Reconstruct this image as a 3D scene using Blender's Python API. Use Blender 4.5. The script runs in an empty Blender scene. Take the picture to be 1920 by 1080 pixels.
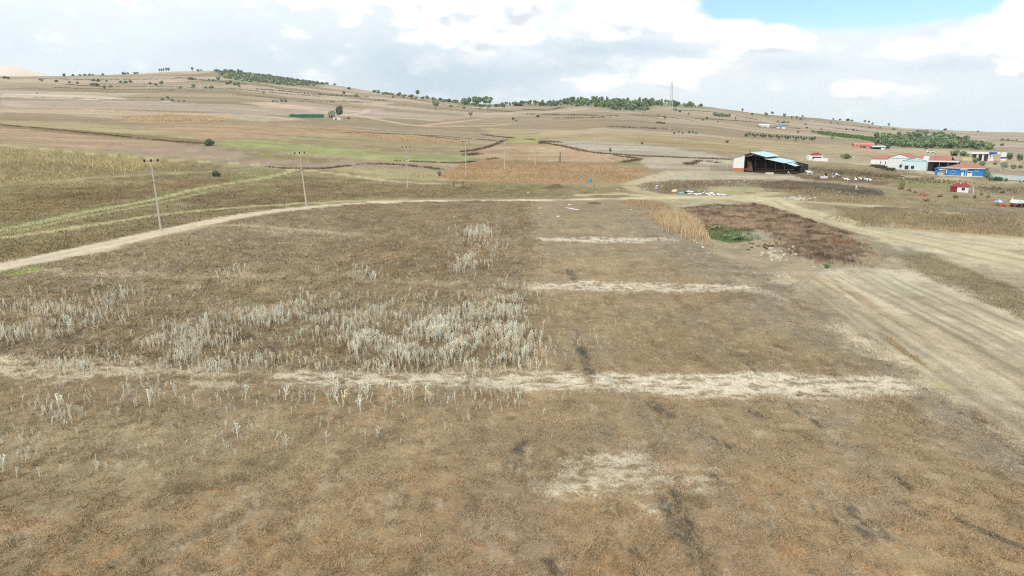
import bpy, math, random
import numpy as np

# ------------------------------------------------------------------ camera, world, sun, exposure
scene = bpy.context.scene
COL = scene.collection
R = math.radians
CAM_H, PITCH, LENS_F = 12.7, R(12.18), 1320.0          # metres above the near field, tilt, focal length in reference pixels
cam_d = bpy.data.cameras.new('camera')
cam_d.sensor_width = 36.0
cam_d.lens = 36.0 * LENS_F / 1920.0
cam_d.clip_start, cam_d.clip_end = 0.1, 30000.0
cam = bpy.data.objects.new('camera', cam_d)
COL.objects.link(cam)
cam.location = (0, 0, CAM_H)
cam.rotation_euler = (R(90) - PITCH, 0, 0)
scene.camera = cam

SUN_EL, SUN_AZ = R(44), R(218)                          # behind the camera, to the left (azimuth clockwise from +Y)
world = bpy.data.worlds.new('World')
scene.world = world
world.use_nodes = True
wt = world.node_tree
wt.nodes.clear()


class NB:
    """small node-expression builder"""
    def __init__(s, tree): s.t = tree
    def new(s, typ, **kw):
        n = s.t.nodes.new(typ)
        for k, v in kw.items(): setattr(n, k, v)
        return n
    def put(s, sock, v):
        if isinstance(v, bpy.types.NodeSocket): s.t.links.new(v, sock)
        elif v is not None: sock.default_value = v
    def m(s, op, a, b=None, c=None, clamp=False):
        n = s.new('ShaderNodeMath', operation=op, use_clamp=clamp)
        s.put(n.inputs[0], a); s.put(n.inputs[1], b); s.put(n.inputs[2], c)
        return n.outputs[0]
    def vec(s, x, y, z=0.0):
        n = s.new('ShaderNodeCombineXYZ')
        s.put(n.inputs[0], x); s.put(n.inputs[1], y); s.put(n.inputs[2], z)
        return n.outputs[0]
    def noise(s, v, scale, detail=4.0, rough=0.5, dist=0.0):
        n = s.new('ShaderNodeTexNoise')
        s.put(n.inputs['Vector'], v); n.inputs['Scale'].default_value = scale
        n.inputs['Detail'].default_value = detail; n.inputs['Roughness'].default_value = rough
        n.inputs['Distortion'].default_value = dist
        return n.outputs[0]
    def smooth(s, v, a, b, lo=0.0, hi=1.0):
        n = s.new('ShaderNodeMapRange', interpolation_type='SMOOTHSTEP')
        s.put(n.inputs[0], v)
        for i, q in enumerate((a, b, lo, hi)): s.put(n.inputs[i + 1], q)
        return n.outputs[0]
    def mix(s, f, a, b, blend='MIX'):
        n = s.new('ShaderNodeMix', data_type='RGBA', blend_type=blend)
        s.put(n.inputs[0], f)
        for i, q in ((6, a), (7, b)):
            s.put(n.inputs[i], (*q, 1.0) if isinstance(q, tuple) and len(q) == 3 else q)
        return n.outputs[2]


def build_sky():
    b = NB(wt)
    tc = b.new('ShaderNodeTexCoord')
    sep = b.new('ShaderNodeSeparateXYZ'); b.put(sep.inputs[0], tc.outputs['Generated'])
    X, Y, Z = sep.outputs
    az = b.m('MULTIPLY', b.m('ARCTAN2', X, Y), 57.2958)         # degrees right of +Y
    el = b.m('MULTIPLY', b.m('ARCSINE', Z), 57.2958)
    def lobe(e_, a0, e0, sa, se):
        u = b.m('DIVIDE', b.m('SUBTRACT', az, a0), sa); v = b.m('DIVIDE', b.m('SUBTRACT', e_, e0), se)
        return b.m('EXPONENT', b.m('MULTIPLY', b.m('ADD', b.m('MULTIPLY', u, u), b.m('MULTIPLY', v, v)), -1.0))

    def total(e_, lobes):
        out = None
        for w, *g in lobes:
            t = b.m('MULTIPLY', lobe(e_, *g), w)
            out = t if out is None else b.m('ADD', out, t)
        return out
    GAP = [(2.3, 26.0, 10.2, 9.6, 2.3), (0.9, 16.8, 10.4, 1.8, 2.2)]                  # opening in the deck (blue)
    HEAP = [(1.0, 9.5, 9.6, 5.2, 2.3), (0.9, 19.5, 7.2, 3.2, 1.5), (1.15, 36.0, 8.5, 4.6, 2.1), (1.05, -2.0, 9.6, 5.2, 3.4), (0.6, 6.2, 4.1, 2.6, .9), (0.55, 12.5, 4.8, 2.6, 1.1),
            (0.55, 36.0, 5.6, 5.0, 1.6), (0.5, 27.0, 6.0, 3.0, .9), (0.5, 25.0, 3.2, 2.2, .8), (0.5, 29.5, 2.8, 1.6, .9), (0.7, -31, 10.4, 10, 1.7), (0.6, -13, 10.6, 9, 1.4), (0.4, 15, 7.6, 3.0, 1.2)]
    DARK = [(0.8, -4.0, 4.0, 8.0, 2.8), (0.7, 7.5, 6.6, 6.0, .9), (0.5, 6.0, 5.0, 4.5, .6), (0.35, -18, 5.4, 15, 2.6), (0.4, 15.5, 5.9, 4, .6), (0.4, 21, 5.0, 3.2, 0.6), (0.4, 30.5, 6.6, 2.2, 0.5), (0.35, 31, 4.6, 5, 0.5)]

    def heapfun(e_):
        # a layer seen obliquely is stretched sideways near the horizon
        p = b.vec(b.m('MULTIPLY', az, 0.1), b.m('MULTIPLY', e_, 0.21), 3.7)
        n_mid = b.noise(p, 1.6, 5.0, 0.5, 0.15)
        vo = b.new('ShaderNodeTexVoronoi', feature='F1'); b.put(vo.inputs['Vector'], p)
        vo.inputs['Scale'].default_value = 2.7; vo.inputs['Detail'].default_value = 2.0; vo.inputs['Roughness'].default_value = .55
        bil = b.m('SUBTRACT', 0.5, vo.outputs['Distance'])
        h = b.m('ADD', total(e_, HEAP), b.m('ADD', b.m('MULTIPLY', b.m('SUBTRACT', n_mid, .5), 1.5), b.m('MULTIPLY', bil, .5)))
        return p, b.m('SUBTRACT', h, b.m('MULTIPLY', total(e_, GAP), 0.6))
    p, h0 = heapfun(el)
    _, h1 = heapfun(b.m('ADD', el, 0.75))
    n_big = b.noise(p, 0.55, 5.0, 0.5, 0.3)
    n_deck = b.noise(p, 1.6, 8.0, 0.56, 0.1)
    gap, dark = total(el, GAP), total(el, DARK)
    deck = b.smooth(b.m('SUBTRACT', b.m('ADD', n_deck, 0.22), gap), 0.10, 0.45)          # cover of the deck
    cum = b.smooth(h0, -0.08, 0.30)
    wisp = b.smooth(h0, -0.35, 0.2)
    shade = b.smooth(b.m('ADD', dark, b.m('MULTIPLY', b.m('SUBTRACT', n_big, 0.5), 1.1)), -0.15, 0.95)
    deck_c = b.mix(shade, (0.715, 0.77, 0.80), (0.49, 0.60, 0.67))
    under = b.smooth(b.m('SUBTRACT', h1, h0), 0.05, 0.5)                              # more cloud overhead: the grey underside
    under = b.m('MAXIMUM', under, b.m('MULTIPLY', b.smooth(dark, .25, .8), .75))
    puff_c = b.mix(under, (0.96, 0.96, 0.96), (0.60, 0.645, 0.69))
    c = b.mix(b.m('MULTIPLY', wisp, .35), deck_c, (0.80, 0.825, 0.84))
    c = b.mix(b.m('MULTIPLY', cum, .92), c, puff_c)
    low = b.smooth(el, 0.0, 4.0, 0.6, 0.0)                                     # pale air over the horizon
    c = b.mix(low, c, (0.60, 0.70, 0.73))
    cover = b.m('MAXIMUM', deck, cum)
    sky = b.new('ShaderNodeTexSky', sky_type='NISHITA', sun_disc=False)
    sky.sun_elevation, sky.sun_rotation = SUN_EL, SUN_AZ
    sky.dust_density, sky.air_density, sky.ozone_density = 0.6, 1.0, 1.0
    bg_sky = b.new('ShaderNodeBackground'); b.put(bg_sky.inputs[0], b.mix(1.0, sky.outputs[0], (.90, 1.04, 1.0), 'MULTIPLY')); bg_sky.inputs[1].default_value = 0.12
    bg_cl = b.new('ShaderNodeBackground'); b.put(bg_cl.inputs[0], c); bg_cl.inputs[1].default_value = 1.0
    mx = b.new('ShaderNodeMixShader'); b.put(mx.inputs[0], cover); b.put(mx.inputs[1], bg_sky.outputs[0]); b.put(mx.inputs[2], bg_cl.outputs[0])
    out = b.new('ShaderNodeOutputWorld'); b.put(out.inputs[0], mx.outputs[0])


build_sky()
sun_d = bpy.data.lights.new('sun', 'SUN')
sun_d.energy, sun_d.angle, sun_d.color = 1.5, R(10), (1.0, 0.97, 0.92)
sun = bpy.data.objects.new('sun', sun_d)
COL.objects.link(sun)
sun.location = (-40, -50, 80)
sun.rotation_euler = (R(90) - SUN_EL, 0, -SUN_AZ + math.pi)      # light travels away from the sun's azimuth
scene.view_settings.view_transform = 'Standard'
scene.view_settings.look = 'None'
scene.view_settings.gamma = 1.0
scene.view_settings.exposure = 0.42
scene.view_settings.use_curve_mapping = False
scene.cycles.max_bounces = 6
scene.cycles.diffuse_bounces = 2
scene.cycles.use_adaptive_sampling = False
scene.cycles.use_denoising = False
scene.cycles.pixel_filter_type = 'BLACKMAN_HARRIS'
scene.cycles.filter_width = 1.15

# ------------------------------------------------------------------ numbers: noise, terrain, pixel -> place
rng = np.random.default_rng(7)
random.seed(7)


def lin(c):
    c = np.asarray(c, float) / 255.0
    return np.where(c <= 0.04045, c / 12.92, ((c + 0.055) / 1.055) ** 2.4)


ALB, SAT = 1.04, 0.90


def alb(c):                       # sRGB seen in daylight -> base colour of the thing
    q = np.minimum(lin(c) * ALB, 0.82)
    lum = q @ np.array([.2126, .7152, .0722])
    return lum + (q - lum) * SAT


def _hash(ix, iy, seed):
    h = (ix * 374761393 + iy * 668265263 + seed * 974634777) & 0xFFFFFFFF
    h = ((h ^ (h >> 13)) * 1274126177) & 0xFFFFFFFF
    h = h ^ (h >> 16)
    return (h & 0xFFFFFF) / float(0x1000000)


def vnoise(x, y, seed=0):
    fx, fy = np.floor(x), np.floor(y)
    ix, iy = fx.astype(np.int64), fy.astype(np.int64)
    u, v = x - fx, y - fy
    u = u * u * (3 - 2 * u); v = v * v * (3 - 2 * v)
    a = _hash(ix, iy, seed); b_ = _hash(ix + 1, iy, seed); c = _hash(ix, iy + 1, seed); d = _hash(ix + 1, iy + 1, seed)
    return (a + (b_ - a) * u) * (1 - v) + (c + (d - c) * u) * v


def fbm(x, y, seed=0, octv=4, gain=0.5):
    s, amp, tot = 0.0, 1.0, 0.0
    for k in range(octv):
        s = s + amp * vnoise(x * 2 ** k + 17.3 * k, y * 2 ** k - 9.1 * k, seed + k)
        tot += amp; amp *= gain
    return s / tot


def sstep(x, a, b):
    t = np.clip((x - a) / (b - a), 0, 1)
    return t * t * (3 - 2 * t)


CP, SP = math.cos(PITCH), math.sin(PITCH)


def px_dir(px, py):
    dx = (np.asarray(px, float) - 960) / LENS_F
    dv = -(np.asarray(py, float) - 540) / LENS_F
    return dx, CP + SP * dv, -SP + CP * dv


SKY_PX = np.array([(-500, 150), (-150, 146), (0, 142), (90, 142.5), (160, 141), (250, 139), (330, 134), (430, 131.5), (500, 140), (560, 149), (610, 157), (700, 171), (780, 180),
                   (850, 189), (905, 196), (950, 196), (1000, 194), (1060, 190), (1130, 186), (1200, 189), (1260, 193), (1340, 202), (1400, 211),
                   (1500, 219), (1600, 227), (1650, 236), (1750, 243.5), (1850, 247.5), (1920, 249), (2100, 250), (2500, 251)], float)
_dx, _dy, _dz = px_dir(SKY_PX[:, 0], SKY_PX[:, 1])
SKY_AZ = np.arctan2(_dx, _dy)
SKY_SL = _dz / np.hypot(_dx, _dy)
RID_AZ = np.arctan((np.array([-500, 0, 500, 850, 960, 1130, 1340, 1500, 1700, 1920, 2500]) - 960) / 1350.0)
RID_R = np.array([1500, 1500, 1480, 1250, 1150, 1080, 1200, 1500, 1800, 2100, 2200], float)


_RA = np.linspace(-math.pi, math.pi, 4000)
_RV = (fbm(_RA * 40.0, _RA * 0 + 3.3, 91, 3) - 0.5) * 0.0022


def ground(x, y):
    r = np.hypot(x, y) + 1e-6
    a = np.arctan2(x, y)
    back = sstep(np.abs(a), R(48), R(110))                       # behind the camera the plain goes on
    rr = np.interp(a, RID_AZ, RID_R)
    sl = np.interp(a, SKY_AZ, SKY_SL) * (1 - back) - 0.0015 * back
    rough = np.interp(a, _RA, _RV) * (1 - back)
    top = CAM_H + (sl + rough) * rr
    t = np.clip((r - 170.0) / (rr - 170.0), 0, None)
    s = np.where(t < 1, np.minimum(t, 1) ** 1.38, 1 - 0.25 * (t - 1) ** 2)
    s = np.clip(s, -0.3, 1)
    z = top * s
    w = sstep(r, 320, 900)
    z = z + w * (fbm(x / 160.0, y / 120.0, 5, 3) - 0.5) * 7.0 * np.clip(1.05 - t, 0, 1)
    z = z + (fbm(x / 38.0, y / 38.0, 8, 2) - 0.5) * 0.9 * sstep(r, 60, 160) * (1 - 0.7 * w)
    return z


_RS = np.concatenate([np.geomspace(8, 260, 60), np.geomspace(275, 3300, 130)])


def at(px, py):
    """points of the ground seen at the given reference pixels (a ray over the ridge ends on the crest)"""
    px = np.atleast_1d(np.asarray(px, float)); py = np.atleast_1d(np.asarray(py, float))
    dx, dy, dz = px_dir(px, py)
    h = np.hypot(dx, dy); ux, uy, sl = dx / h, dy / h, dz / h
    zr = CAM_H + sl[:, None] * _RS
    below = zr <= ground(ux[:, None] * _RS, uy[:, None] * _RS)
    miss = ~below.any(1)
    k = np.maximum(below.argmax(1), 1)
    k = np.where(miss, np.searchsorted(_RS, 1450), k)
    lo, hi = _RS[k - 1].copy(), _RS[k].copy()
    for _ in range(14):
        mid = (lo + hi) / 2
        u = (CAM_H + sl * mid) <= ground(ux * mid, uy * mid)
        hi = np.where(u, mid, hi); lo = np.where(u, lo, mid)
    rr = np.where(miss, np.interp(np.arctan2(dx, dy), RID_AZ, RID_R), (lo + hi) / 2)
    x, y = ux * rr, uy * rr
    return np.column_stack([x, y, ground(x, y)])


_TX = np.arange(-120, 2061, 12.0)
_TY = np.concatenate([np.arange(125, 300, 1.5), np.arange(300, 450, 4.0), np.arange(450, 1160, 15.0)])
_TAB = None


def at_many(px, py):
    """quick look-up for large scatters"""
    global _TAB
    if _TAB is None:
        gx, gy = np.meshgrid(_TX, _TY)
        w = at(gx.ravel(), gy.ravel())
        _TAB = np.log(np.hypot(w[:, 0], w[:, 1])).reshape(gx.shape)
    px = np.clip(px, _TX[0], _TX[-1] - .01); py = np.clip(py, _TY[0], _TY[-1] - .01)
    fx = (px - _TX[0]) / 12.0; ix = np.minimum(fx.astype(int), len(_TX) - 2); fx = fx - ix
    iy = np.clip(np.searchsorted(_TY, py, 'right') - 1, 0, len(_TY) - 2); fy = (py - _TY[iy]) / (_TY[iy + 1] - _TY[iy])
    r = np.exp((_TAB[iy, ix] * (1 - fx) + _TAB[iy, ix + 1] * fx) * (1 - fy) + (_TAB[iy + 1, ix] * (1 - fx) + _TAB[iy + 1, ix + 1] * fx) * fy)
    dx, dy, dz = px_dir(px, py); h = np.hypot(dx, dy)
    x, y = dx / h * r, dy / h * r
    return np.column_stack([x, y, ground(x, y)])


def P(px, py):
    return at(px, py)[0]


def dense(pts, step=22.0, closed=False):
    pts = list(pts) + ([pts[0]] if closed else [])
    out = []
    for (x0, y0), (x1, y1) in zip(pts[:-1], pts[1:]):
        n = max(1, int(math.hypot(x1 - x0, (y1 - y0) * 3) / step))
        for k in range(n): out.append((x0 + (x1 - x0) * k / n, y0 + (y1 - y0) * k / n))
    if not closed: out.append(pts[-1])
    return np.array(out)


def spline(pts, n=8):
    p = [pts[0]] + list(pts) + [pts[-1]]
    out = []
    for i in range(1, len(p) - 2):
        p0, p1, p2, p3 = [np.array(q, float) for q in p[i - 1:i + 3]]
        for k in range(n):
            t = k / n
            out.append(0.5 * ((2 * p1) + (-p0 + p2) * t + (2 * p0 - 5 * p1 + 4 * p2 - p3) * t * t + (-p0 + 3 * p1 - 3 * p2 + p3) * t ** 3))
    out.append(np.array(pts[-1], float))
    return np.array(out)


def in_poly(x, y, poly):
    ins = np.zeros(len(x), bool)
    n = len(poly)
    for i in range(n):
        x0, y0 = poly[i]; x1, y1 = poly[(i + 1) % n]
        if y0 == y1: continue
        c = ((y0 > y) != (y1 > y)) & (x < (x1 - x0) * (y - y0) / (y1 - y0) + x0)
        ins ^= c
    return ins


def seg_dist(x, y, line):
    d = np.full(len(x), 1e9)
    for (x0, y0), (x1, y1) in zip(line[:-1], line[1:]):
        vx, vy = x1 - x0, y1 - y0
        L = vx * vx + vy * vy + 1e-9
        t = np.clip(((x - x0) * vx + (y - y0) * vy) / L, 0, 1)
        d = np.minimum(d, np.hypot(x - x0 - t * vx, y - y0 - t * vy))
    return d

# ------------------------------------------------------------------ land cover: which soil, crop or grass lies where
FIELD_AZ = R(1.6)               # the near field's drilling direction
STUB_AZ = R(5.5)                # rows of the stubble on the right


def rowcoord(x, y, a):
    return x * math.cos(a) - y * math.sin(a), x * math.sin(a) + y * math.cos(a)


# (outline in reference pixels, colour, opacity, edge raggedness in metres, mottling, rows: (azimuth, spacing m, strength))
FIELDS = [
    # ---- left and middle distance
    ([(0, 176), (100, 175.5), (190, 180), (250, 187), (180, 187.5), (60, 184), (0, 183)], (212, 191, 170), 1, 3, .06, None),
    ([(0, 188), (250, 189), (480, 198), (720, 204), (720, 222), (480, 215), (300, 206), (0, 202)], (186, 165, 145), .9, 4, .10, None),
    ([(0, 203), (170, 205), (360, 212), (560, 222), (540, 226), (300, 217), (120, 212), (0, 210)], (198, 174, 140), 1, 4, .10, None),
    ([(0, 211), (110, 214), (190, 221), (440, 230), (640, 234), (860, 250), (820, 256), (600, 245), (400, 240), (200, 230), (0, 227)], (168, 143, 113), 1, 3, .10, None),
    ([(205, 219), (320, 214), (440, 222), (420, 229), (260, 229)], (190, 160, 118), .9, 5, .12, None),
    ([(470, 195), (520, 194), (560, 198), (600, 204), (560, 206), (500, 202)], (214, 180, 150), .9, 4, .1, None),
    ([(570, 206), (680, 208), (640, 213), (585, 211)], (205, 185, 162), .9, 4, .1, None),
    ([(0, 227), (140, 228), (250, 240), (390, 262), (330, 263), (180, 247), (0, 233)], (178, 160, 117), 1, 2, .10, None),
    ([(0, 232.5), (180, 246), (390, 262.5), (380, 271), (300, 265), (150, 253), (0, 238)], (143, 119, 86), 1, 2, .14, None),
    ([(250, 236), (480, 234), (620, 239), (830, 255), (700, 262), (480, 259), (395, 262)], (180, 149, 114), 1, 3, .10, (R(84), 14, .05)),
    ([(640, 236), (800, 240), (960, 256), (940, 268), (850, 262), (740, 252)], (170, 149, 120), 1, 3, .08, None),
    ([(480, 259), (560, 251), (700, 256), (860, 266), (905, 272), (880, 286), (700, 279), (560, 268)], (164, 148, 109), 1, 3, .12, (R(70), 7, .07)),
    ([(640, 250), (760, 257), (880, 266), (860, 270), (720, 262)], (186, 152, 112), .8, 4, .12, None),
    ([(0, 239), (150, 254), (300, 266), (372, 272), (250, 285), (100, 275), (0, 266)], (178, 150, 119), 1, 2, .10, (R(62), 6, .05)),
    ([(0, 266), (100, 275), (270, 290), (440, 305), (270, 301), (100, 283), (0, 275)], (176, 156, 112), 1, 1.5, .10, None),
    ([(200, 278), (372, 272), (470, 284), (640, 296), (750, 308), (640, 315), (540, 313), (440, 305), (270, 291)], (169, 146, 122), 1, 1.5, .12, (R(75), 5, .09)),
    ([(385, 264), (480, 262), (600, 273), (720, 286), (830, 290), (905, 293), (870, 303), (790, 304), (700, 300), (560, 288), (430, 276)], (166, 166, 106), 1, 2, .10, None),
    ([(440, 287), (520, 289), (625, 301), (600, 304), (500, 297)], (150, 134, 72), .8, 2, .1, None),
    ([(0, 276), (120, 284), (280, 297), (400, 306), (440, 318), (330, 322), (190, 330), (70, 340), (0, 351)], (146, 130, 90), 1, 1.5, .2, (R(48), 3.0, .10)),
    ([(-40, 352), (70, 341), (200, 332), (450, 318), (520, 312), (600, 318), (700, 322), (860, 338), (1010, 345), (1180, 350), (1180, 372), (990, 373), (700, 372), (560, 386), (300, 432), (-40, 505)], (146, 130, 92), 1, 1.2, .2, None),
    ([(0, 355), (150, 348), (330, 340), (460, 330), (450, 345), (300, 362), (120, 392), (0, 415)], (136, 114, 76), .75, 3, .26, None),
    ([(330, 375), (480, 350), (620, 340), (760, 350), (900, 352), (880, 368), (640, 372), (480, 385), (360, 395)], (134, 112, 80), .75, 3, .26, None),
    ([(620, 316), (700, 316), (860, 326), (835, 342), (740, 344), (680, 334)], (171, 158, 111), .8, 3, .14, None),
    ([(440, 322), (490, 316), (540, 318), (535, 328), (480, 345), (440, 342)], (160, 154, 100), .7, 3, .14, None),
    ([(695, 306), (760, 304), (870, 306), (850, 318), (760, 316)], (176, 152, 124), .9, 2, .14, None),
    ([(820, 332), (860, 309), (920, 298), (1010, 302), (1130, 306), (1215, 318), (1180, 339), (1100, 344), (960, 342), (850, 339)], (176, 142, 100), 1, 1.5, .14, (R(24), 2.4, .05)),
    ([(1080, 330), (1215, 318), (1180, 341), (1100, 345)], (170, 142, 98), .8, 2, .12, None),
    ([(880, 293), (905, 280), (960, 266), (1010, 268), (1030, 270), (1090, 283), (1195, 298), (1190, 302), (1130, 306), (1010, 302), (920, 298)], (186, 154, 120), 1, 1.5, .12, (R(30), 9, .05)),
    ([(1000, 275), (1060, 280), (1040, 296), (1000, 294)], (206, 186, 152), .5, 6, .3, None),
    ([(950, 256), (1010, 258), (1012, 267), (960, 266)], (170, 164, 96), .9, 2, .12, None),
    ([(900, 240), (1080, 244), (1220, 250), (1430, 262), (1600, 275), (1660, 292), (1500, 288), (1400, 282), (1300, 270), (1180, 267), (1060, 263), (1000, 258), (930, 254)], (180, 159, 122), 1, 3, .12, None),
    ([(1150, 258), (1210, 256), (1320, 268), (1395, 274), (1370, 283), (1260, 273)], (168, 146, 102), 1, 2, .1, None),
    ([(1378, 278), (1430, 277), (1425, 290), (1375, 288)], (166, 148, 106), 1, 2, .1, None),
    ([(1025, 266), (1060, 264), (1180, 268), (1300, 282), (1372, 297), (1374, 299.5), (1180, 294), (1110, 288)], (186, 172, 152), 1, 1.2, .05, None),
    ([(1195, 297), (1240, 295), (1374, 300), (1374, 321), (1250, 320), (1215, 317)], (188, 173, 148), 1, 1.2, .06, None),
    ([(1440, 285), (1560, 282), (1700, 292), (1920, 322), (1920, 338), (1760, 332), (1600, 312), (1510, 305)], (178, 160, 126), 1, 1.5, .12, None),
    ([(1600, 280), (1760, 277), (1920, 296), (1920, 320), (1800, 300), (1680, 292)], (189, 168, 134), .9, 2, .08, None),
    # ---- scrubby ground under the woods
    ([(404, 133), (440, 131), (500, 141), (560, 150), (612, 158), (596, 162), (540, 162), (500, 157), (450, 153), (418, 147)], (138, 142, 104), .8, 8, .3, None),
    ([(930, 199), (960, 195), (1000, 193), (1060, 189), (1130, 185), (1200, 189), (1260, 193), (1342, 203), (1300, 204), (1230, 201), (1218, 208), (1150, 207), (1100, 200), (1000, 200)], (142, 146, 104), .75, 8, .3, None),
    ([(860, 193), (920, 193), (935, 199), (860, 201)], (140, 146, 108), .8, 6, .2, None),
    ([(1640, 263), (1700, 258), (1800, 265), (1866, 281), (1800, 280), (1720, 278), (1640, 270)], (124, 128, 90), .9, 4, .2, None),
    ([(1518, 247), (1570, 249), (1645, 262), (1640, 266), (1560, 259)], (140, 150, 98), .9, 3, .15, None),
    # ---- right middle: farm ground
    ([(1440, 305), (1530, 303), (1640, 310), (1760, 333), (1920, 334), (1920, 445), (1800, 410), (1640, 378), (1440, 374), (1400, 350), (1470, 335)], (160, 143, 108), 1, 1.2, .16, None),
    ([(1500, 312), (1640, 318), (1760, 334), (1690, 343), (1600, 335), (1500, 326)], (138, 122, 92), .85, 3, .3, None),
    ([(1195, 338), (1250, 320), (1378, 320), (1440, 325), (1520, 331), (1505, 338), (1360, 336), (1260, 339)], (190, 176, 150), 1, 1.2, .06, (R(70), 5, .05)),
    ([(1180, 350), (1260, 338), (1420, 337), (1500, 343), (1460, 366), (1340, 369), (1200, 362)], (146, 128, 100), .95, 2, .22, None),
    ([(1325, 352), (1395, 344), (1440, 356), (1390, 367), (1335, 363)], (180, 170, 124), .9, 2, .1, None),
    ([(1475, 338), (1560, 343), (1655, 356), (1665, 369), (1590, 367), (1500, 356), (1430, 352), (1425, 343)], (97, 88, 76), .9, 1.5, .3, None),
    ([(1430, 341), (1500, 343), (1540, 352), (1520, 366), (1460, 352)], (104, 82, 64), .8, 1.5, .3, None),
    ([(1490, 327), (1560, 332), (1672, 341), (1660, 348), (1560, 341), (1495, 333)], (118, 94, 73), .9, 1, .2, None),
    ([(1535, 338), (1620, 343), (1690, 352), (1680, 357), (1600, 349)], (166, 147, 118), .8, 1, .12, None),
    ([(1670, 339), (1720, 340), (1790, 344), (1780, 353), (1700, 350)], (143, 142, 88), .85, 1.2, .15, None),
    ([(1838, 350), (1920, 352), (1920, 366), (1860, 362)], (124, 112, 92), .85, 1.5, .2, None),
    ([(1740, 384), (1830, 388), (1920, 392), (1920, 413), (1800, 402)], (142, 130, 108), .8, 2, .2, None),
    # ---- near right
    ([(1190, 372), (1440, 370), (1500, 392), (1560, 418), (1650, 432), (1920, 442), (1920, 620), (1760, 560), (1690, 508), (1455, 512), (1330, 470), (1280, 400)], (176, 162, 130), 1, 1, .16, None),
    ([(1340, 372), (1470, 372), (1540, 400), (1580, 425), (1690, 424), (1920, 446), (1920, 522), (1700, 464), (1640, 452), (1590, 440), (1510, 408), (1430, 384)], (200, 187, 152), .9, 2.0, .16, None),
    ([(1535, 396), (1640, 394), (1720, 399), (1920, 418), (1920, 441), (1740, 428), (1610, 421), (1555, 412)], (146, 126, 94), .95, .8, .24, None),
    ([(1640, 425), (1740, 429), (1920, 442), (1920, 447), (1740, 434)], (193, 160, 112), .7, .6, .1, None),
    ([(1640, 455), (1700, 466), (1760, 480), (1700, 488), (1650, 478)], (140, 132, 112), .8, 1, .14, None),
    ([(1680, 474), (1740, 476), (1920, 545), (1920, 606), (1800, 556), (1700, 508)], (147, 134, 101), .95, .8, .22, None),
    ([(1450, 512), (1540, 506), (1690, 506), (1800, 550), (1920, 602), (1980, 640), (1980, 860), (1760, 722), (1640, 632), (1530, 562)], (198, 184, 152), 1, 2.2, .14, (STUB_AZ, .8, .16)),
    ([(1560, 507), (1690, 507), (1740, 530), (1690, 560), (1600, 530)], (200, 189, 162), .7, 2.5, .08, None),
    ([(1470, 510), (1540, 520), (1610, 555), (1690, 615), (1650, 606), (1560, 552)], (186, 152, 108), .55, 1.4, .2, (STUB_AZ, 1.3, .15)),
    ([(1660, 585), (1750, 600), (1920, 700), (1920, 760), (1760, 660)], (174, 152, 116), .5, 1.8, .2, (STUB_AZ, 1.5, .15)),
    ([(1325, 378), (1420, 378), (1560, 398), (1640, 440), (1660, 480), (1640, 498), (1560, 505), (1440, 512), (1340, 470), (1320, 440), (1270, 395)], (168, 150, 120), .8, 1, .16, None),
    ([(1280, 392), (1330, 384), (1420, 385), (1480, 398), (1545, 420), (1595, 440), (1638, 474), (1626, 490), (1560, 496), (1505, 487), (1470, 470), (1440, 450), (1390, 444), (1330, 430), (1300, 410)], (132, 104, 80), .95, 2.2, .7, None),
    ([(1275, 393), (1330, 386), (1430, 390), (1440, 398), (1340, 400)], (100, 82, 64), .85, 1.2, .3, None),
    ([(1500, 440), (1580, 450), (1628, 478), (1610, 490), (1540, 490), (1500, 470)], (110, 90, 70), .8, 1.2, .4, None),
    ([(1415, 405), (1480, 412), (1520, 425), (1440, 425)], (132, 100, 72), .5, 1.4, .4, None),
    ([(1560, 450), (1610, 462), (1590, 470), (1550, 462)], (136, 94, 52), .6, .6, .24, None),
    ([(1322, 428), (1400, 436), (1425, 450), (1370, 456), (1335, 448)], (110, 117, 68), .8, .5, .2, None),
    ([(1390, 440), (1450, 444), (1440, 452), (1395, 448)], (168, 162, 146), .8, .4, .08, None),
    ([(1155, 376), (1250, 378), (1305, 402), (1335, 450), (1300, 452), (1220, 412)], (172, 148, 112), .6, 1.0, .2, None),
]

NEAR_FIELD = [  # painted first
    ([(1000, 376), (1130, 374), (1180, 388), (1440, 512), (1620, 620), (1780, 735), (1980, 850), (1980, 1130), (-60, 1130), (-60, 740), (1000, 700)], (156, 134, 101), 1, .5, .09, None),
    ([(1000, 376), (1130, 374), (1180, 388), (1300, 446), (1360, 480), (1005, 480)], (152, 134, 105), .9, .8, .1, None),
    ([(1000, 555), (1420, 552), (1560, 600), (1680, 690), (1000, 690)], (147, 127, 94), .9, 1.0, .1, None),
    ([(-60, 520), (200, 470), (440, 412), (620, 384), (760, 376), (1002, 377), (1000, 560), (985, 696), (500, 690), (-60, 690)], (141, 123, 92), 1, 1.6, .2, None),
    ([(620, 384), (760, 376), (1002, 378), (1000, 440), (860, 445), (640, 420)], (132, 112, 82), .7, 2.0, .2, None),
    ([(640, 455), (860, 445), (1000, 462), (990, 520), (760, 525), (620, 500)], (130, 109, 79), .65, 2.0, .22, None),
    ([(-60, 690), (500, 690), (990, 705), (1000, 760), (600, 770), (-60, 790)], (145, 124, 92), .9, .8, .12, None),
    ([(-60, 780), (400, 770), (560, 830), (520, 960), (300, 1130), (-60, 1130)], (152, 135, 101), .7, 1.2, .12, None),
    ([(1180, 380), (1440, 508), (1640, 632), (1790, 750), (1980, 880), (1980, 990), (1780, 800), (1600, 690), (1360, 545), (1180, 440)], (140, 129, 107), .7, 1.4, .14, None),
]

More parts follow.
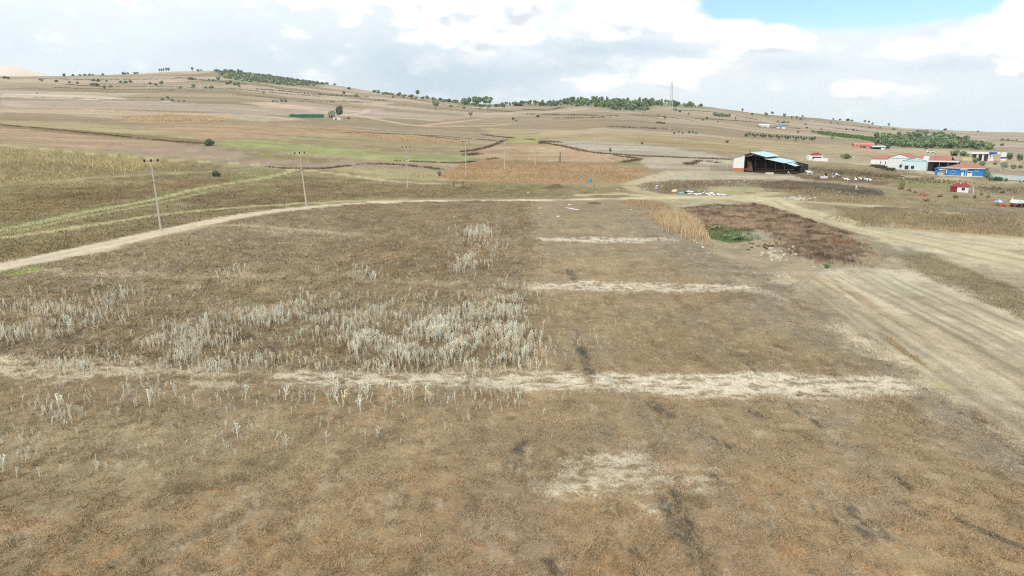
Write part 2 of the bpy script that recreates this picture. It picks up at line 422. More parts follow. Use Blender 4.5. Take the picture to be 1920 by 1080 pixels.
STRIPES = [
    ([(1320, 392), (1420, 392), (1520, 420), (1600, 450), (1620, 480), (1520, 486), (1440, 446), (1340, 430)], (158, 136, 106), .5, 1.2, .2, None),
    ([(500, 703), (560, 692), (800, 699), (1100, 700), (1400, 699), (1600, 702), (1690, 712), (1735, 730), (1680, 742), (1500, 744), (1200, 739), (900, 729), (700, 724), (540, 723)], (208, 195, 167), .94, .5, .06, None),
    ([(-40, 674), (120, 676), (330, 684), (480, 700), (420, 706), (240, 700), (100, 716), (-40, 694)], (202, 185, 154), .95, .5, .1, None),
    ([(300, 712), (420, 716), (500, 724), (380, 728)], (198, 180, 148), .8, .3, .1, None),
    ([(1000, 705), (1500, 703), (1640, 716), (1560, 736), (1200, 734)], (212, 202, 178), .55, .3, .1, None),
    ([(985, 532), (1100, 529), (1250, 532), (1400, 537), (1440, 543), (1300, 548), (1100, 546), (1000, 543)], (206, 193, 166), .92, .6, .06, None),
    ([(1000, 447), (1100, 444.5), (1240, 446), (1270, 450), (1190, 453.5), (1100, 454), (1010, 452)], (208, 196, 172), .9, .7, .06, None),
    ([(1380, 540), (1440, 545), (1500, 575), (1470, 565)], (196, 182, 158), .5, .3, .1, None),
    ([(1000, 912), (1080, 862), (1170, 854), (1290, 878), (1375, 912), (1320, 922), (1240, 905), (1150, 912)], (212, 199, 170), .8, .7, .1, None),
    ([(1180, 944), (1230, 930), (1262, 962), (1200, 966)], (214, 202, 174), .85, .4, .1, None),
    ([(40, 508), (130, 506), (330, 514), (540, 516), (520, 524), (300, 524), (80, 518)], (184, 164, 134), .65, .5, .1, None),
    ([(440, 430), (560, 434), (700, 440), (690, 445), (520, 441)], (176, 158, 130), .55, .8, .1, None),
    ([(620, 520), (740, 525), (900, 533), (880, 540), (700, 534)], (172, 152, 122), .5, .8, .1, None),
    ([(1655, 655), (1700, 668), (1760, 692), (1740, 702), (1690, 682)], (206, 188, 152), .8, .3, .1, None),
    ([(1745, 715), (1800, 722), (1830, 740), (1770, 735)], (170, 160, 98), .6, .3, .1, None),
    ([(0, 508), (50, 500), (90, 505), (60, 515), (0, 518)], (150, 158, 84), .8, .3, .1, None),
]

# (centre line in reference pixels, width m, colour, opacity, softness)
TRACKS = [
    ([(-60, 512), (0, 500), (130, 474), (300, 436), (450, 405), (580, 389), (700, 380.5), (850, 376), (1000, 375.5), (1130, 373), (1250, 371), (1350, 369), (1450, 371)], 3.6, (205, 188, 158), .95, .5),
    ([(-60, 516), (0, 504), (130, 480), (200, 466)], 2.4, (206, 190, 160), .7, .9),
    ([(330, 436), (400, 424), (460, 424), (620, 436)], 1.6, (190, 172, 142), .6, 1.0),
    ([(-40, 438), (60, 420), (170, 396), (280, 376), (380, 352), (470, 338), (530, 326), (545, 318), (500, 312), (440, 306), (300, 299), (150, 287), (0, 272)], 2.2, (172, 168, 118), .95, .6),
    ([(-40, 446), (60, 428), (170, 404), (290, 382), (380, 362)], 1.2, (170, 166, 114), .8, .5),
    ([(-40, 452), (80, 436), (200, 418), (300, 403), (420, 391), (540, 383), (640, 378), (760, 375)], 2.0, (182, 173, 126), .95, .6),
    ([(480, 311), (560, 318), (640, 327), (720, 338), (800, 344), (860, 346)], 3.0, (186, 167, 130), .9, .8),
    ([(0, 347), (90, 342), (200, 333), (330, 326), (440, 319)], 1.5, (172, 160, 112), .7, .7),
    ([(1090, 366), (1170, 364), (1250, 371), (1360, 372)], 3.5, (196, 178, 140), .85, .8),
    ([(1180, 349), (1200, 358), (1250, 368)], 3.0, (184, 168, 132), .8, .9),
    ([(1180, 346), (1220, 334), (1260, 324), (1330, 321)], 4.0, (190, 172, 136), .8, 1.2),
    ([(1440, 374), (1530, 380), (1640, 387), (1730, 396), (1830, 407), (1960, 420)], 3.0, (190, 174, 132), .9, .6),
    ([(1440, 374), (1490, 392), (1540, 410), (1600, 428), (1700, 446), (1800, 464), (1960, 500)], 4.6, (196, 182, 144), .8, 1.2),
    ([(1260, 367), (1330, 369), (1400, 367), (1450, 362)], 4.0, (192, 178, 136), .8, 1.5),
    ([(1520, 302), (1600, 307), (1680, 315), (1740, 322)], 4.0, (200, 186, 158), .85, 1.0),
    ([(1700, 330), (1790, 336), (1920, 342)], 3.0, (190, 176, 146), .8, 1.0),
    ([(1760, 305), (1850, 312), (1960, 324)], 5.0, (170, 162, 146), .8, 1.5),
    ([(690, 206), (678, 212), (640, 216)], 5.0, (204, 186, 164), .7, 2.0),
    ([(700, 195), (760, 204), (840, 208), (960, 214)], 5.0, (200, 184, 162), .7, 2.0),
    ([(670, 216), (720, 226), (790, 236), (900, 236), (960, 232)], 7.0, (200, 178, 146), .7, 3.0),
    ([(790, 236), (850, 229), (900, 224)], 6.0, (204, 166, 128), .8, 3.0),
]
RUTS = [[(1560, 510), (1700, 600), (1960, 770)], [(1590, 508), (1740, 600), (1960, 735)], [(1625, 507), (1780, 590), (1960, 690)], [(1660, 507), (1800, 575), (1960, 655)], [(1520, 515), (1650, 610), (1960, 830)],
        [(1480, 512), (1600, 598), (1720, 680), (1900, 800)], [(1690, 507), (1830, 565), (1960, 625)], [(1500, 395), (1580, 424), (1700, 452), (1960, 512)], [(1520, 392), (1610, 424), (1740, 450), (1960, 496)], [(1560, 412), (1700, 436), (1960, 470)], [(1610, 424), (1760, 446), (1960, 482)],
        [(1450, 376), (1490, 396), (1560, 424), (1640, 450), (1660, 470), (1640, 500)], [(1470, 378), (1530, 408), (1640, 440), (1690, 470)], [(1190, 352), (1230, 340), (1280, 326)], [(1205, 356), (1260, 338), (1330, 326)]]
STREAKS = [  # narrow dark streaks on the near field: centre line, width
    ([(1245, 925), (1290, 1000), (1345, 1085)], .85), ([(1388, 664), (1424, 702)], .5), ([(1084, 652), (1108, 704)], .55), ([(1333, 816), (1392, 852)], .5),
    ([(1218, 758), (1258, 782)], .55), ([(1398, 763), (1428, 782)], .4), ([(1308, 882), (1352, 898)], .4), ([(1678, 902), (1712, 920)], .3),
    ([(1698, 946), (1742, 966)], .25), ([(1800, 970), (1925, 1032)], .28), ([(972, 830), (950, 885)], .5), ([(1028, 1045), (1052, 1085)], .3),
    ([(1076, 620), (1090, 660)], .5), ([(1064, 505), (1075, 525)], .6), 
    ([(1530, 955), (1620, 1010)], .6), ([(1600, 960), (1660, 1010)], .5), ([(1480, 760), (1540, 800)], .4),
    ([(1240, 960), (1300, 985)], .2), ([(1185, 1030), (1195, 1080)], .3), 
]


def prep():
    def do(lst, k=1.0):
        out = []
        for pts, c, op, rag, mot, rows in lst:
            w = at(*dense(pts, 20, True).T)[:, :2]
            out.append((w, alb(c) * k, op, rag, mot, rows, w.min(0) - 3 * rag - 1, w.max(0) + 3 * rag + 1))
        return out
    tr = []
    for pts, wd, c, op, soft in TRACKS:
        w = at(*spline(pts, 6).T)[:, :2]
        tr.append((w, wd, alb(c), op, soft))
    for i, pts in enumerate(RUTS):
        w = at(*spline(pts, 6).T)[:, :2]
        tr.append((w, .55, alb((142, 128, 100) if i % 3 else (206, 190, 156)), .42, .5))
    g = np.random.default_rng(5)
    for k in range(26):
        p0 = at(1455 + k * 9.5 + g.uniform(-3, 3), 508 + g.uniform(0, 6))[0, :2]
        L = g.uniform(14, 42); o_ = g.uniform(0, 6)
        d = np.array([math.sin(STUB_AZ), math.cos(STUB_AZ)])
        w = np.array([p0 - d * (o_ + L * t) + np.array([.25 * math.sin(t * 5 + k), 0]) for t in np.linspace(0, 1, 8)])
        tr.append((w, g.uniform(.12, .32), alb(((134, 120, 92), (150, 130, 96), (208, 194, 160), (140, 128, 104))[k % 4]) * .9, g.uniform(.22, .42), .25))
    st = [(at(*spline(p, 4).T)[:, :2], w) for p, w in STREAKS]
    return do(NEAR_FIELD, .95), do(FIELDS, .84), do(STRIPES), tr, st


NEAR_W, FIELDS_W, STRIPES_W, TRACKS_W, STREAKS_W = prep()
HILL_PAL = np.array([alb(c) * .80 for c in [(184, 164, 137), (194, 174, 148), (174, 154, 126), (166, 146, 116), (196, 175, 146), (178, 157, 126), (160, 143, 112), (190, 169, 142)]])


def land(x, y):
    """base colour of the ground at world points (N,3)"""
    n = len(x)
    r = np.hypot(x, y)
    wx = x + 14 * (fbm(x / 90, y / 90, 21, 2) - .5) * sstep(r, 200, 500)
    # parcels on the far slopes: long plots, each ploughed or cropped its own way
    u, v = rowcoord(wx, y, R(12))
    vi = np.floor(v / 62.0 + 0.6 * vnoise(u / 400, v * 0, 3)); vi_f = v / 62.0 + 0.6 * vnoise(u / 400, v * 0, 3) - vi
    uo = _hash(vi.astype(np.int64), vi.astype(np.int64) * 0 + 5, 11) * 300
    wcell = 150 + 160 * _hash(vi.astype(np.int64), vi.astype(np.int64) * 0 + 9, 12)
    ui = np.floor((u + uo) / wcell)
    h = _hash(ui.astype(np.int64), vi.astype(np.int64), 13)
    col = HILL_PAL[(h * len(HILL_PAL)).astype(int)]
    edge = np.minimum(vi_f, 1 - vi_f) * 62
    verge = (1 - sstep(edge, 1.5, 5.0)) * (vnoise(u / 60, v / 60, 14) > .45)
    col = col * (1 - .45 * verge[:, None]) + alb((132, 120, 92)) * (.45 * verge[:, None])
    near = alb((150, 133, 102))
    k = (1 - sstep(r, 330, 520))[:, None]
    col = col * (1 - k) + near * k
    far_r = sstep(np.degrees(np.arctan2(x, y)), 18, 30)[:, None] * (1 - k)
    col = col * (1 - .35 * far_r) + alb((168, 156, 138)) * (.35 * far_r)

    uf, vf = rowcoord(x, y, FIELD_AZ)
    jx = (fbm(x / 2.2, y / 2.2, 31, 3) - .5); jy = (fbm(x / 2.2, y / 2.2, 41, 3) - .5)
    jx2 = (fbm(x / 14, y / 14, 33, 2) - .5); jy2 = (fbm(x / 14, y / 14, 43, 2) - .5)
    mott = {}

    def mottle(sc):
        if sc not in mott:
            mott[sc] = fbm(x / sc, y / sc, int(sc * 10) + 50, 4, .6) - .5
        return mott[sc]

    def paint(layers, breakup=False):
        nonlocal col
        for poly, c, op, rag, mot, rows, lo, hi in layers:
            sel = np.nonzero((x > lo[0]) & (x < hi[0]) & (y > lo[1]) & (y < hi[1]))[0]
            if len(sel) == 0: continue
            cov = np.zeros(len(sel))
            for _k in range(3):
                s_ = .35 * rag
                px_ = x[sel] + jx[sel] * 2.0 * rag + jx2[sel] * 1.2 * rag + rng.normal(0, s_, len(sel))
                py_ = y[sel] + jy[sel] * 3.2 * rag + jy2[sel] * 1.6 * rag + rng.normal(0, s_ * 1.6, len(sel))
                cov += in_poly(px_, py_, poly)
            cov = cov / 3 * op
            if breakup:
                g = fbm(x[sel] / .7, y[sel] / .35, 61, 4, .72)
                cov = cov * sstep(g, .32, .60)
            base = np.broadcast_to(c, (len(sel), 3)).copy()
            rs = r[sel]
            mv = np.where(rs < 90, mottle(1.1)[sel] * 1.2 + mottle(5.0)[sel] * .9, np.where(rs < 300, mottle(2.4)[sel] * 1.5 + mottle(12.0)[sel] * 1.2, mottle(12.0)[sel] * 1.0 + mottle(40.0)[sel] * 1.0))
            mv = mv + 1.1 * (fbm(x[sel] / 1.3, y[sel] / 1.7, 64, 3, .7) - .5) * (1 - sstep(rs, 200, 400))
            f = 1 + 2.3 * mot * mv
            if rows:
                a, sp, st = rows
                uu, vv = rowcoord(x[sel], y[sel], a)
                uu = uu + .35 * sp * (vnoise(uu / (6 * sp), vv / (14 * sp), 71) - .5)
                f = f * (1 + st * (np.sin(uu * 2 * math.pi / sp) * .35 + 3.4 * (fbm(uu / (1.5 * sp), vv / (18 * sp), 72, 3) - .5)))
            base *= np.clip(f, .3, 1.9)[:, None]
            col[sel] = col[sel] * (1 - cov[:, None]) + base * cov[:, None]

    paint(NEAR_W)
    # streaks and drifts along the drilling direction, rust-coloured bare soil between the stems, greyer thatch
    nr = 1 - sstep(r, 95, 150)
    sel = np.nonzero(nr > 0)[0]
    if len(sel):
        xs, ys, us, vs, w = x[sel], y[sel], uf[sel], vf[sel], nr[sel]
        stripe = fbm(us / .55, vs / 9.0, 81, 4, .55) - .5
        grey = sstep(fbm(us / 2.2, vs / 7.0, 82, 4), .52, .68)
        rust = sstep(fbm(xs / 2.2, ys / 2.0, 83, 5, .72), .50, .66) * (1 - .75 * sstep(ys, 19, 30)) + .25 * sstep(fbm(xs / 1.4, ys / 2.0, 84, 4, .7), .56, .7) * (1 - sstep(ys, 34, 60))
        c = col[sel]
        c = c * (1 + (.26 * stripe + .22 * (fbm(xs / .35, ys / .35, 85, 3, .6) - .5) + .30 * (fbm(xs / 1.6, ys / 1.6, 86, 3) - .5)) * w)[:, None]
        fine = sstep(fbm(xs / .28, ys / .36, 95, 4, .7), .36, .62); fine2 = sstep(fbm(xs / .6, ys / .8, 96, 4, .7), .36, .62)
        m = (.40 * grey * w * (.25 + .9 * fine * fine2 + .25 * fine))[:, None]; c = c * (1 - m) + alb((142, 131, 115)) * m
        m = (.52 * rust * w * (.12 + .9 * fine * fine2 + .2 * fine2))[:, None]; c = c * (1 - m) + alb((178, 133, 88)) * m
        m = (.30 * (1 - sstep(ys, 18, 27)) * (.4 + 1.2 * fine2))[:, None]; c = c * (1 - m) + alb((172, 136, 96)) * m
        dk = (.5 * sstep(fbm(xs / 1.1, ys / 1.9, 87, 4, .62), .60, .76) * w)[:, None]
        c = c * (1 - dk) + alb((112, 93, 66)) * dk
        lt = (.5 * sstep(fbm(xs / .5, ys / .8, 88, 4, .62), .60, .74) * w)[:, None]
        c = c * (1 - lt) + alb((178, 160, 130)) * lt
        col[sel] = c
    paint(FIELDS_W)
    # sowing bands, old wheelings and drifts of weeds lying along the far plots
    wf = sstep(r, 110, 260)
    ub, vb = rowcoord(x, y, R(9))
    band = (fbm(ub / 85.0, vb / 7.0, 131, 4, .6) - .5) * .46 + (fbm(ub / 26.0, vb / 2.6, 132, 3, .6) - .5) * .34 * (1 - sstep(r, 400, 700)) + (fbm(ub / 210.0, vb / 22.0, 133, 3, .6) - .5) * .34 * sstep(r, 350, 700)
    col = col * np.clip(1 + band * wf, .5, 1.5)[:, None]
    weedy = (.5 * wf * (1 - sstep(r, 500, 900)) * sstep(fbm(ub / 40.0, vb / 6.0, 134, 4, .65), .56, .70))[:, None]
    col = col * (1 - weedy) + alb((132, 122, 84)) * .84 * weedy
    paint(STRIPES_W, True)
    for line, wd, c, op, soft in TRACKS_W:
        lo, hi = line.min(0) - wd * 2, line.max(0) + wd * 2
        sel = np.nonzero((x > lo[0]) & (x < hi[0]) & (y > lo[1]) & (y < hi[1]))[0]
        if len(sel) == 0: continue
        d = seg_dist(x[sel] + jx[sel] * .8 * soft, y[sel] + jy[sel] * .8 * soft, line)
        cov = (1 - sstep(d, wd / 2 - soft * .5, wd / 2 + soft)) * op
        crown = np.exp(-(d / (.14 * wd)) ** 2) * .22 * sstep(mottle(5.0)[sel], -.15, .1)
        cc = c * (1 + .22 * mottle(1.1)[sel] + .14 * mottle(5.0)[sel])[:, None] * (1 - crown)[:, None]
        col[sel] = col[sel] * (1 - cov[:, None]) + cc * cov[:, None]
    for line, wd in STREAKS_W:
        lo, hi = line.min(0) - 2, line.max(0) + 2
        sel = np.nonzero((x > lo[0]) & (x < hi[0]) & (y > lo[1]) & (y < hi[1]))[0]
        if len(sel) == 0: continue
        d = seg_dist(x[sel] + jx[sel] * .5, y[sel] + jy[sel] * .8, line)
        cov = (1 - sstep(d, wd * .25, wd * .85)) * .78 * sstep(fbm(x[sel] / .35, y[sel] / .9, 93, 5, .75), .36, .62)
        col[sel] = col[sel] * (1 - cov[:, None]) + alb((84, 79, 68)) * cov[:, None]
    return np.clip(col, .01, .9)


def poly_of(layer_pts):
    return at(*dense(layer_pts, 20, True).T)[:, :2]


HEAP_W = poly_of([(1280, 392), (1330, 384), (1420, 385), (1480, 398), (1545, 420), (1595, 440), (1638, 474), (1626, 490), (1560, 496), (1505, 487), (1470, 470), (1440, 450), (1390, 444), (1330, 430), (1300, 410)])
RIDGE_W = poly_of([(1535, 397), (1640, 395), (1720, 400), (1920, 419), (1960, 440), (1740, 427), (1610, 420), (1555, 412)])
ROUGH_LEFT_W = poly_of([(-60, 520), (200, 470), (440, 412), (620, 384), (760, 376), (1002, 377), (1000, 560), (985, 696), (500, 690), (-60, 690)])


def soft_in(x, y, poly, s):
    c = np.zeros(len(x))
    for a in range(6):
        c += in_poly(x + s * math.cos(a * 1.047), y + s * math.sin(a * 1.047), poly)
    return c / 6


def relief(x, y):
    """real small-scale height of the surface: clods, thatch, dumped soil"""
    r = np.hypot(x, y)
    z = (fbm(x / .45, y / .45, 101, 3, .65) - .5) * .15 * (1 - sstep(r, 60, 120)) * sstep(r, 8, 14)
    z = z + (fbm(x / 2.4, y / 2.4, 102, 3) - .5) * .16 * (1 - sstep(r, 120, 220)) * sstep(r, 8, 14)
    for poly, hgt, sc, sh in ((HEAP_W, .75, 1.6, 1.4), (RIDGE_W, 1.3, 2.2, 1.6)):
        lo, hi = poly.min(0) - 3, poly.max(0) + 3
        sel = np.nonzero((x > lo[0]) & (x < hi[0]) & (y > lo[1]) & (y < hi[1]))[0]
        if len(sel):
            w = soft_in(x[sel], y[sel], poly, sh)
            z[sel] += w * (hgt * (.25 + .75 * fbm(x[sel] / (3 * sc), y[sel] / (3 * sc), 104, 2)) + (fbm(x[sel] / sc, y[sel] / sc, 103, 3, .6) - .5) * hgt * .9)
    lo, hi = ROUGH_LEFT_W.min(0), ROUGH_LEFT_W.max(0)
    sel = np.nonzero((x > lo[0]) & (x < hi[0]) & (y > lo[1]) & (y < hi[1]))[0]
    if len(sel):
        w = soft_in(x[sel], y[sel], ROUGH_LEFT_W, 1.0)
        z[sel] += w * np.clip(fbm(x[sel] / 1.5, y[sel] / 1.5, 105, 3, .6) - .42, 0, 1) * .7
    return z


def gz(x, y):
    x = np.atleast_1d(np.asarray(x, float)); y = np.atleast_1d(np.asarray(y, float))
    return ground(x, y) + relief(x, y)


# ------------------------------------------------------------------ objects: helpers
def tag(o, label=None, cat=None, group=None, kind=None):
    if label: o['label'] = label
    if cat: o['category'] = cat
    if group: o['group'] = group
    if kind: o['kind'] = kind
    return o


def mesh_np(name, verts, faces, mats, colors=None, smooth=False, mat_idx=None, attr='tint'):
    """verts (N,3); faces (M,3) or (M,4) int array"""
    me = bpy.data.meshes.new(name)
    verts = np.asarray(verts, np.float32); faces = np.asarray(faces, np.int32)
    k = faces.shape[1]
    me.vertices.add(len(verts)); me.vertices.foreach_set('co', verts.ravel())
    me.loops.add(faces.size); me.loops.foreach_set('vertex_index', faces.ravel())
    me.polygons.add(len(faces)); me.polygons.foreach_set('loop_start', np.arange(0, faces.size, k, dtype=np.int32))
    me.polygons.foreach_set('loop_total', np.full(len(faces), k, np.int32))
    if smooth: me.polygons.foreach_set('use_smooth', np.ones(len(faces), bool))
    if mat_idx is not None: me.polygons.foreach_set('material_index', np.asarray(mat_idx, np.int32))
    if colors is not None:
        ca = me.color_attributes.new(attr, 'FLOAT_COLOR', 'POINT')
        c4 = np.ones((len(verts), 4), np.float32); c4[:, :3] = colors
        ca.data.foreach_set('color', c4.ravel())
    for m_ in (mats if isinstance(mats, (list, tuple)) else [mats]): me.materials.append(m_)
    me.update(calc_edges=True)
    return me


def link(name, me, parent=None, loc=None, rz=0.0):
    o = bpy.data.objects.new(name, me)
    COL.objects.link(o)
    if parent is not None: o.parent = parent
    if loc is not None: o.location = [float(q) for q in loc]
    if rz: o.rotation_euler = (0, 0, rz)
    return o


def new_mat(name):
    m = bpy.data.materials.new(name)
    m.use_nodes = True
    t = m.node_tree
    t.nodes.clear()
    b = NB(t)
    bs = b.new('ShaderNodeBsdfPrincipled')
    out = b.new('ShaderNodeOutputMaterial')
    t.links.new(bs.outputs[0], out.inputs[0])
    return m, b, bs


def mat_plain(name, c, rough=.8, var=.12, scale=1.2, metallic=0.0, dirt=None, spec=.3):
    m, b, bs = new_mat(name)
    tc = b.new('ShaderNodeTexCoord').outputs['Object']
    n = b.noise(tc, scale, 6.0, .6)
    n2 = b.noise(tc, scale * 6, 4.0, .6)
    f = b.m('ADD', b.m('MULTIPLY', b.m('SUBTRACT', n, .5), 2 * var), b.m('MULTIPLY', b.m('SUBTRACT', n2, .5), var))
    c = tuple(float(q) for q in c)
    col = b.mix(1.0, c, b.vec(*[b.m('ADD', f, 1.0)] * 3), 'MULTIPLY')
    if dirt is not None: col = b.mix(b.smooth(b.noise(tc, scale * 2.1, 6, .65), .48, .72, 0, .7), col, tuple(float(q) for q in dirt))
    b.put(bs.inputs['Base Color'], col)
    bs.inputs['Roughness'].default_value = rough
    bs.inputs['Metallic'].default_value = metallic
    bs.inputs['Specular IOR Level'].default_value = spec
    return m


def mat_attr(name, attr='tint', rough=1.0, trans=0.0, spec=.1):
    m, b, bs = new_mat(name)
    a = b.new('ShaderNodeAttribute', attribute_name=attr)
    b.put(bs.inputs['Base Color'], a.outputs['Color'])
    bs.inputs['Roughness'].default_value = rough
    bs.inputs['Specular IOR Level'].default_value = spec
    return m


def ground_material():
    m, b, bs = new_mat('soil_and_dry_grass')
    a = b.new('ShaderNodeAttribute', attribute_name='land').outputs['Color']
    pos = b.new('ShaderNodeNewGeometry').outputs['Position']
    n1 = b.noise(pos, 9.0, 6.0, .7)
    n0 = b.noise(pos, 34.0, 3.0, .6)
    n2 = b.noise(pos, 1.6, 4.0, .6)
    n3 = b.noise(pos, .12, 4.0, .55)
    n4 = b.noise(pos, .5, 5.0, .6)
    f = b.m('ADD', b.m('ADD', b.m('ADD', b.m('MULTIPLY', b.m('SUBTRACT', n1, .5), 1.4), b.m('MULTIPLY', b.m('SUBTRACT', n0, .5), .9)), b.m('MULTIPLY', b.m('SUBTRACT', n2, .5), .35)), b.m('ADD', b.m('MULTIPLY', b.m('SUBTRACT', n3, .5), .28), b.m('MULTIPLY', b.m('SUBTRACT', n4, .5), .45)))
    c = b.mix(1.0, a, b.vec(*[b.m('ADD', f, 1.0)] * 3), 'MULTIPLY')
    b.put(bs.inputs['Base Color'], c)
    bs.inputs['Roughness'].default_value = 1.0
    bs.inputs['Specular IOR Level'].default_value = .05
    bp = b.new('ShaderNodeBump'); b.put(bp.inputs['Height'], b.m('ADD', n1, b.m('MULTIPLY', n2, 2.0)))
    bp.inputs['Strength'].default_value = .8; bp.inputs['Distance'].default_value = .08
    b.put(bs.inputs['Normal'], bp.outputs[0])
    return m


# ------------------------------------------------------------------ the ground sheet
def build_ground():
    view = np.arctan((np.linspace(-70, 1990, 860) - 960) / 1330.0)
    side = np.linspace(view[-1], 2 * math.pi + view[0], 62)[1:-1]
    az = np.concatenate([view, side])
    ypx = np.linspace(1130, 303, 420)
    flat = CAM_H / np.tan(PITCH + np.arctan((ypx - 540) / LENS_F))
    rr = np.concatenate([[0.05, 1.0, 3, 6, 9, 12, 14.5], flat, np.linspace(flat[-1], 1560, 262)[1:], np.linspace(1560, 2300, 28)[1:], np.geomspace(2300, 3850, 8)[1:]])
    A, Rr = np.meshgrid(az, rr)
    x = (Rr * np.sin(A)).ravel(); y = (Rr * np.cos(A)).ravel()
    z = gz(x, y)
    na, nr = len(az), len(rr)
    verts = np.column_stack([x, y, z])
    i = np.arange(nr - 1)[:, None] * na + np.arange(na)[None, :]
    j = np.arange(nr - 1)[:, None] * na + (np.arange(na)[None, :] + 1) % na
    faces = np.stack([i, i + na, j + na, j], -1).reshape(-1, 4)[:, ::-1]
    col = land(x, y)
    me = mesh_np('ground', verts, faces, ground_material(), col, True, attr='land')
    o = link('ground', me)
    tag(o, kind='structure')
    return o


build_ground()


# ------------------------------------------------------------------ mesh builder for man-made things
class MB:
    def __init__(s): s.v, s.f = [], []
    def add(s, vs, fs):
        n = len(s.v); s.v += [tuple(map(float, q)) for q in vs]; s.f += [tuple(i + n for i in f) for f in fs]; return s
    def box(s, x0, x1, y0, y1, z0, z1):
        v = [(x, y, z) for z in (z0, z1) for x, y in ((x0, y0), (x1, y0), (x1, y1), (x0, y1))]
        return s.add(v, [(3, 2, 1, 0), (4, 5, 6, 7), (0, 1, 5, 4), (1, 2, 6, 5), (2, 3, 7, 6), (3, 0, 4, 7)])
    def prism(s, prof, y0, y1):
        """outline in x,z pushed along y"""
        n = len(prof)
        v = [(x, y0, z) for x, z in prof] + [(x, y1, z) for x, z in prof]
        return s.add(v, [tuple(range(n)), tuple(range(2 * n - 1, n - 1, -1))] + [(i, i + n, (i + 1) % n + n, (i + 1) % n) for i in range(n)])
    def slab(s, a, b_, c, d, t):
        """four-cornered sheet with thickness t downwards"""
        v = [a, b_, c, d] + [(q[0], q[1], q[2] - t) for q in (a, b_, c, d)]
        return s.add(v, [(0, 1, 2, 3), (7, 6, 5, 4), (0, 4, 5, 1), (1, 5, 6, 2), (2, 6, 7, 3), (3, 7, 4, 0)])
    def tube(s, pts, rad, n=6, cap=True):
        pts = [np.array(p, float) for p in pts]
        rad = rad if isinstance(rad, (list, tuple)) else [rad] * len(pts)
        vs, fs = [], []
        for i, p in enumerate(pts):
            d = pts[min(i + 1, len(pts) - 1)] - pts[max(i - 1, 0)]
            d = d / (np.linalg.norm(d) + 1e-9)
            a = np.cross(d, (0, 0, 1.0)) if abs(d[2]) < .9 else np.cross(d, (0, 1.0, 0))
            a = a / np.linalg.norm(a); b2 = np.cross(d, a)
            for k in range(n):
                t = 2 * math.pi * k / n
                vs.append(p + rad[i] * (math.cos(t) * a + math.sin(t) * b2))
        for i in range(len(pts) - 1):
            for k in range(n):
                k2 = (k + 1) % n
                fs.append((i * n + k, i * n + k2, (i + 1) * n + k2, (i + 1) * n + k))
        if cap: fs += [tuple(range(n - 1, -1, -1)), tuple((len(pts) - 1) * n + k for k in range(n))]
        return s.add(vs, fs)
    def lathe(s, prof, n=8, cx=0, cy=0):
        vs, fs = [], []
        for r_, z in prof:
            for k in range(n):
                t = 2 * math.pi * k / n; vs.append((cx + r_ * math.cos(t), cy + r_ * math.sin(t), z))
        for i in range(len(prof) - 1):
            for k in range(n):
                k2 = (k + 1) % n; fs.append((i * n + k, i * n + k2, (i + 1) * n + k2, (i + 1) * n + k))
        fs += [tuple(range(n - 1, -1, -1)), tuple((len(prof) - 1) * n + k for k in range(n))]
        return s.add(vs, fs)
    def hip(s, x0, x1, y0, y1, z0, z1, ins, over=.3, t=.12):
        """hipped roof as a closed body"""
        x0 -= over; x1 += over; y0 -= over; y1 += over
        ym = (y0 + y1) / 2
        v = [(x0, y0, z0), (x1, y0, z0), (x1, y1, z0), (x0, y1, z0), (x0, y0, z0 + t), (x1, y0, z0 + t), (x1, y1, z0 + t), (x0, y1, z0 + t), (x0 + ins, ym, z1), (x1 - ins, ym, z1)]
        return s.add(v, [(3, 2, 1, 0), (0, 1, 5, 4), (1, 2, 6, 5), (2, 3, 7, 6), (3, 0, 4, 7), (4, 5, 9, 8), (5, 6, 9), (6, 7, 8, 9), (7, 4, 8)])
    def mesh(s, name, mat):
        me = bpy.data.meshes.new(name); me.from_pydata(s.v, [], s.f); me.materials.append(mat); me.update(); return me
    def build(s, name, mat, parent=None, loc=None, rz=0):
        return link(name, s.mesh(name, mat), parent, loc, rz)


def thing(name, label, cat, loc, rz=0, group=None):
    o = bpy.data.objects.new(name, None)
    COL.objects.link(o)
    o.empty_display_size = .5
    o.location = [float(q) for q in loc]; o.rotation_euler = (0, 0, rz)
    return tag(o, label, cat, group)


def dup(o, parent=None):
    c = o.copy(); COL.objects.link(c); c.parent = parent
    for ch in o.children: dup(ch, c)
    return c


def frame(pa, pb):
    """origin, heading and length of the line between two ground pixels"""
    a, b_ = P(*pa), P(*pb)
    d = b_ - a
    return a, math.atan2(d[1], d[0]), math.hypot(d[0], d[1])


def frame2(px0, px1, py, yaw=-14):
    """front line of a building that faces the camera's side, turned by yaw degrees"""
    a = P((px0 + px1) / 2, py)
    L = (px1 - px0) * a[1] / LENS_F / math.cos(R(yaw))
    d = np.array([math.cos(R(yaw)), math.sin(R(yaw)), 0])
    return a - d * L / 2, R(yaw), L


def mpp(p):
    return math.hypot(p[1], 0) * 1.0 / LENS_F          # metres one reference pixel spans there


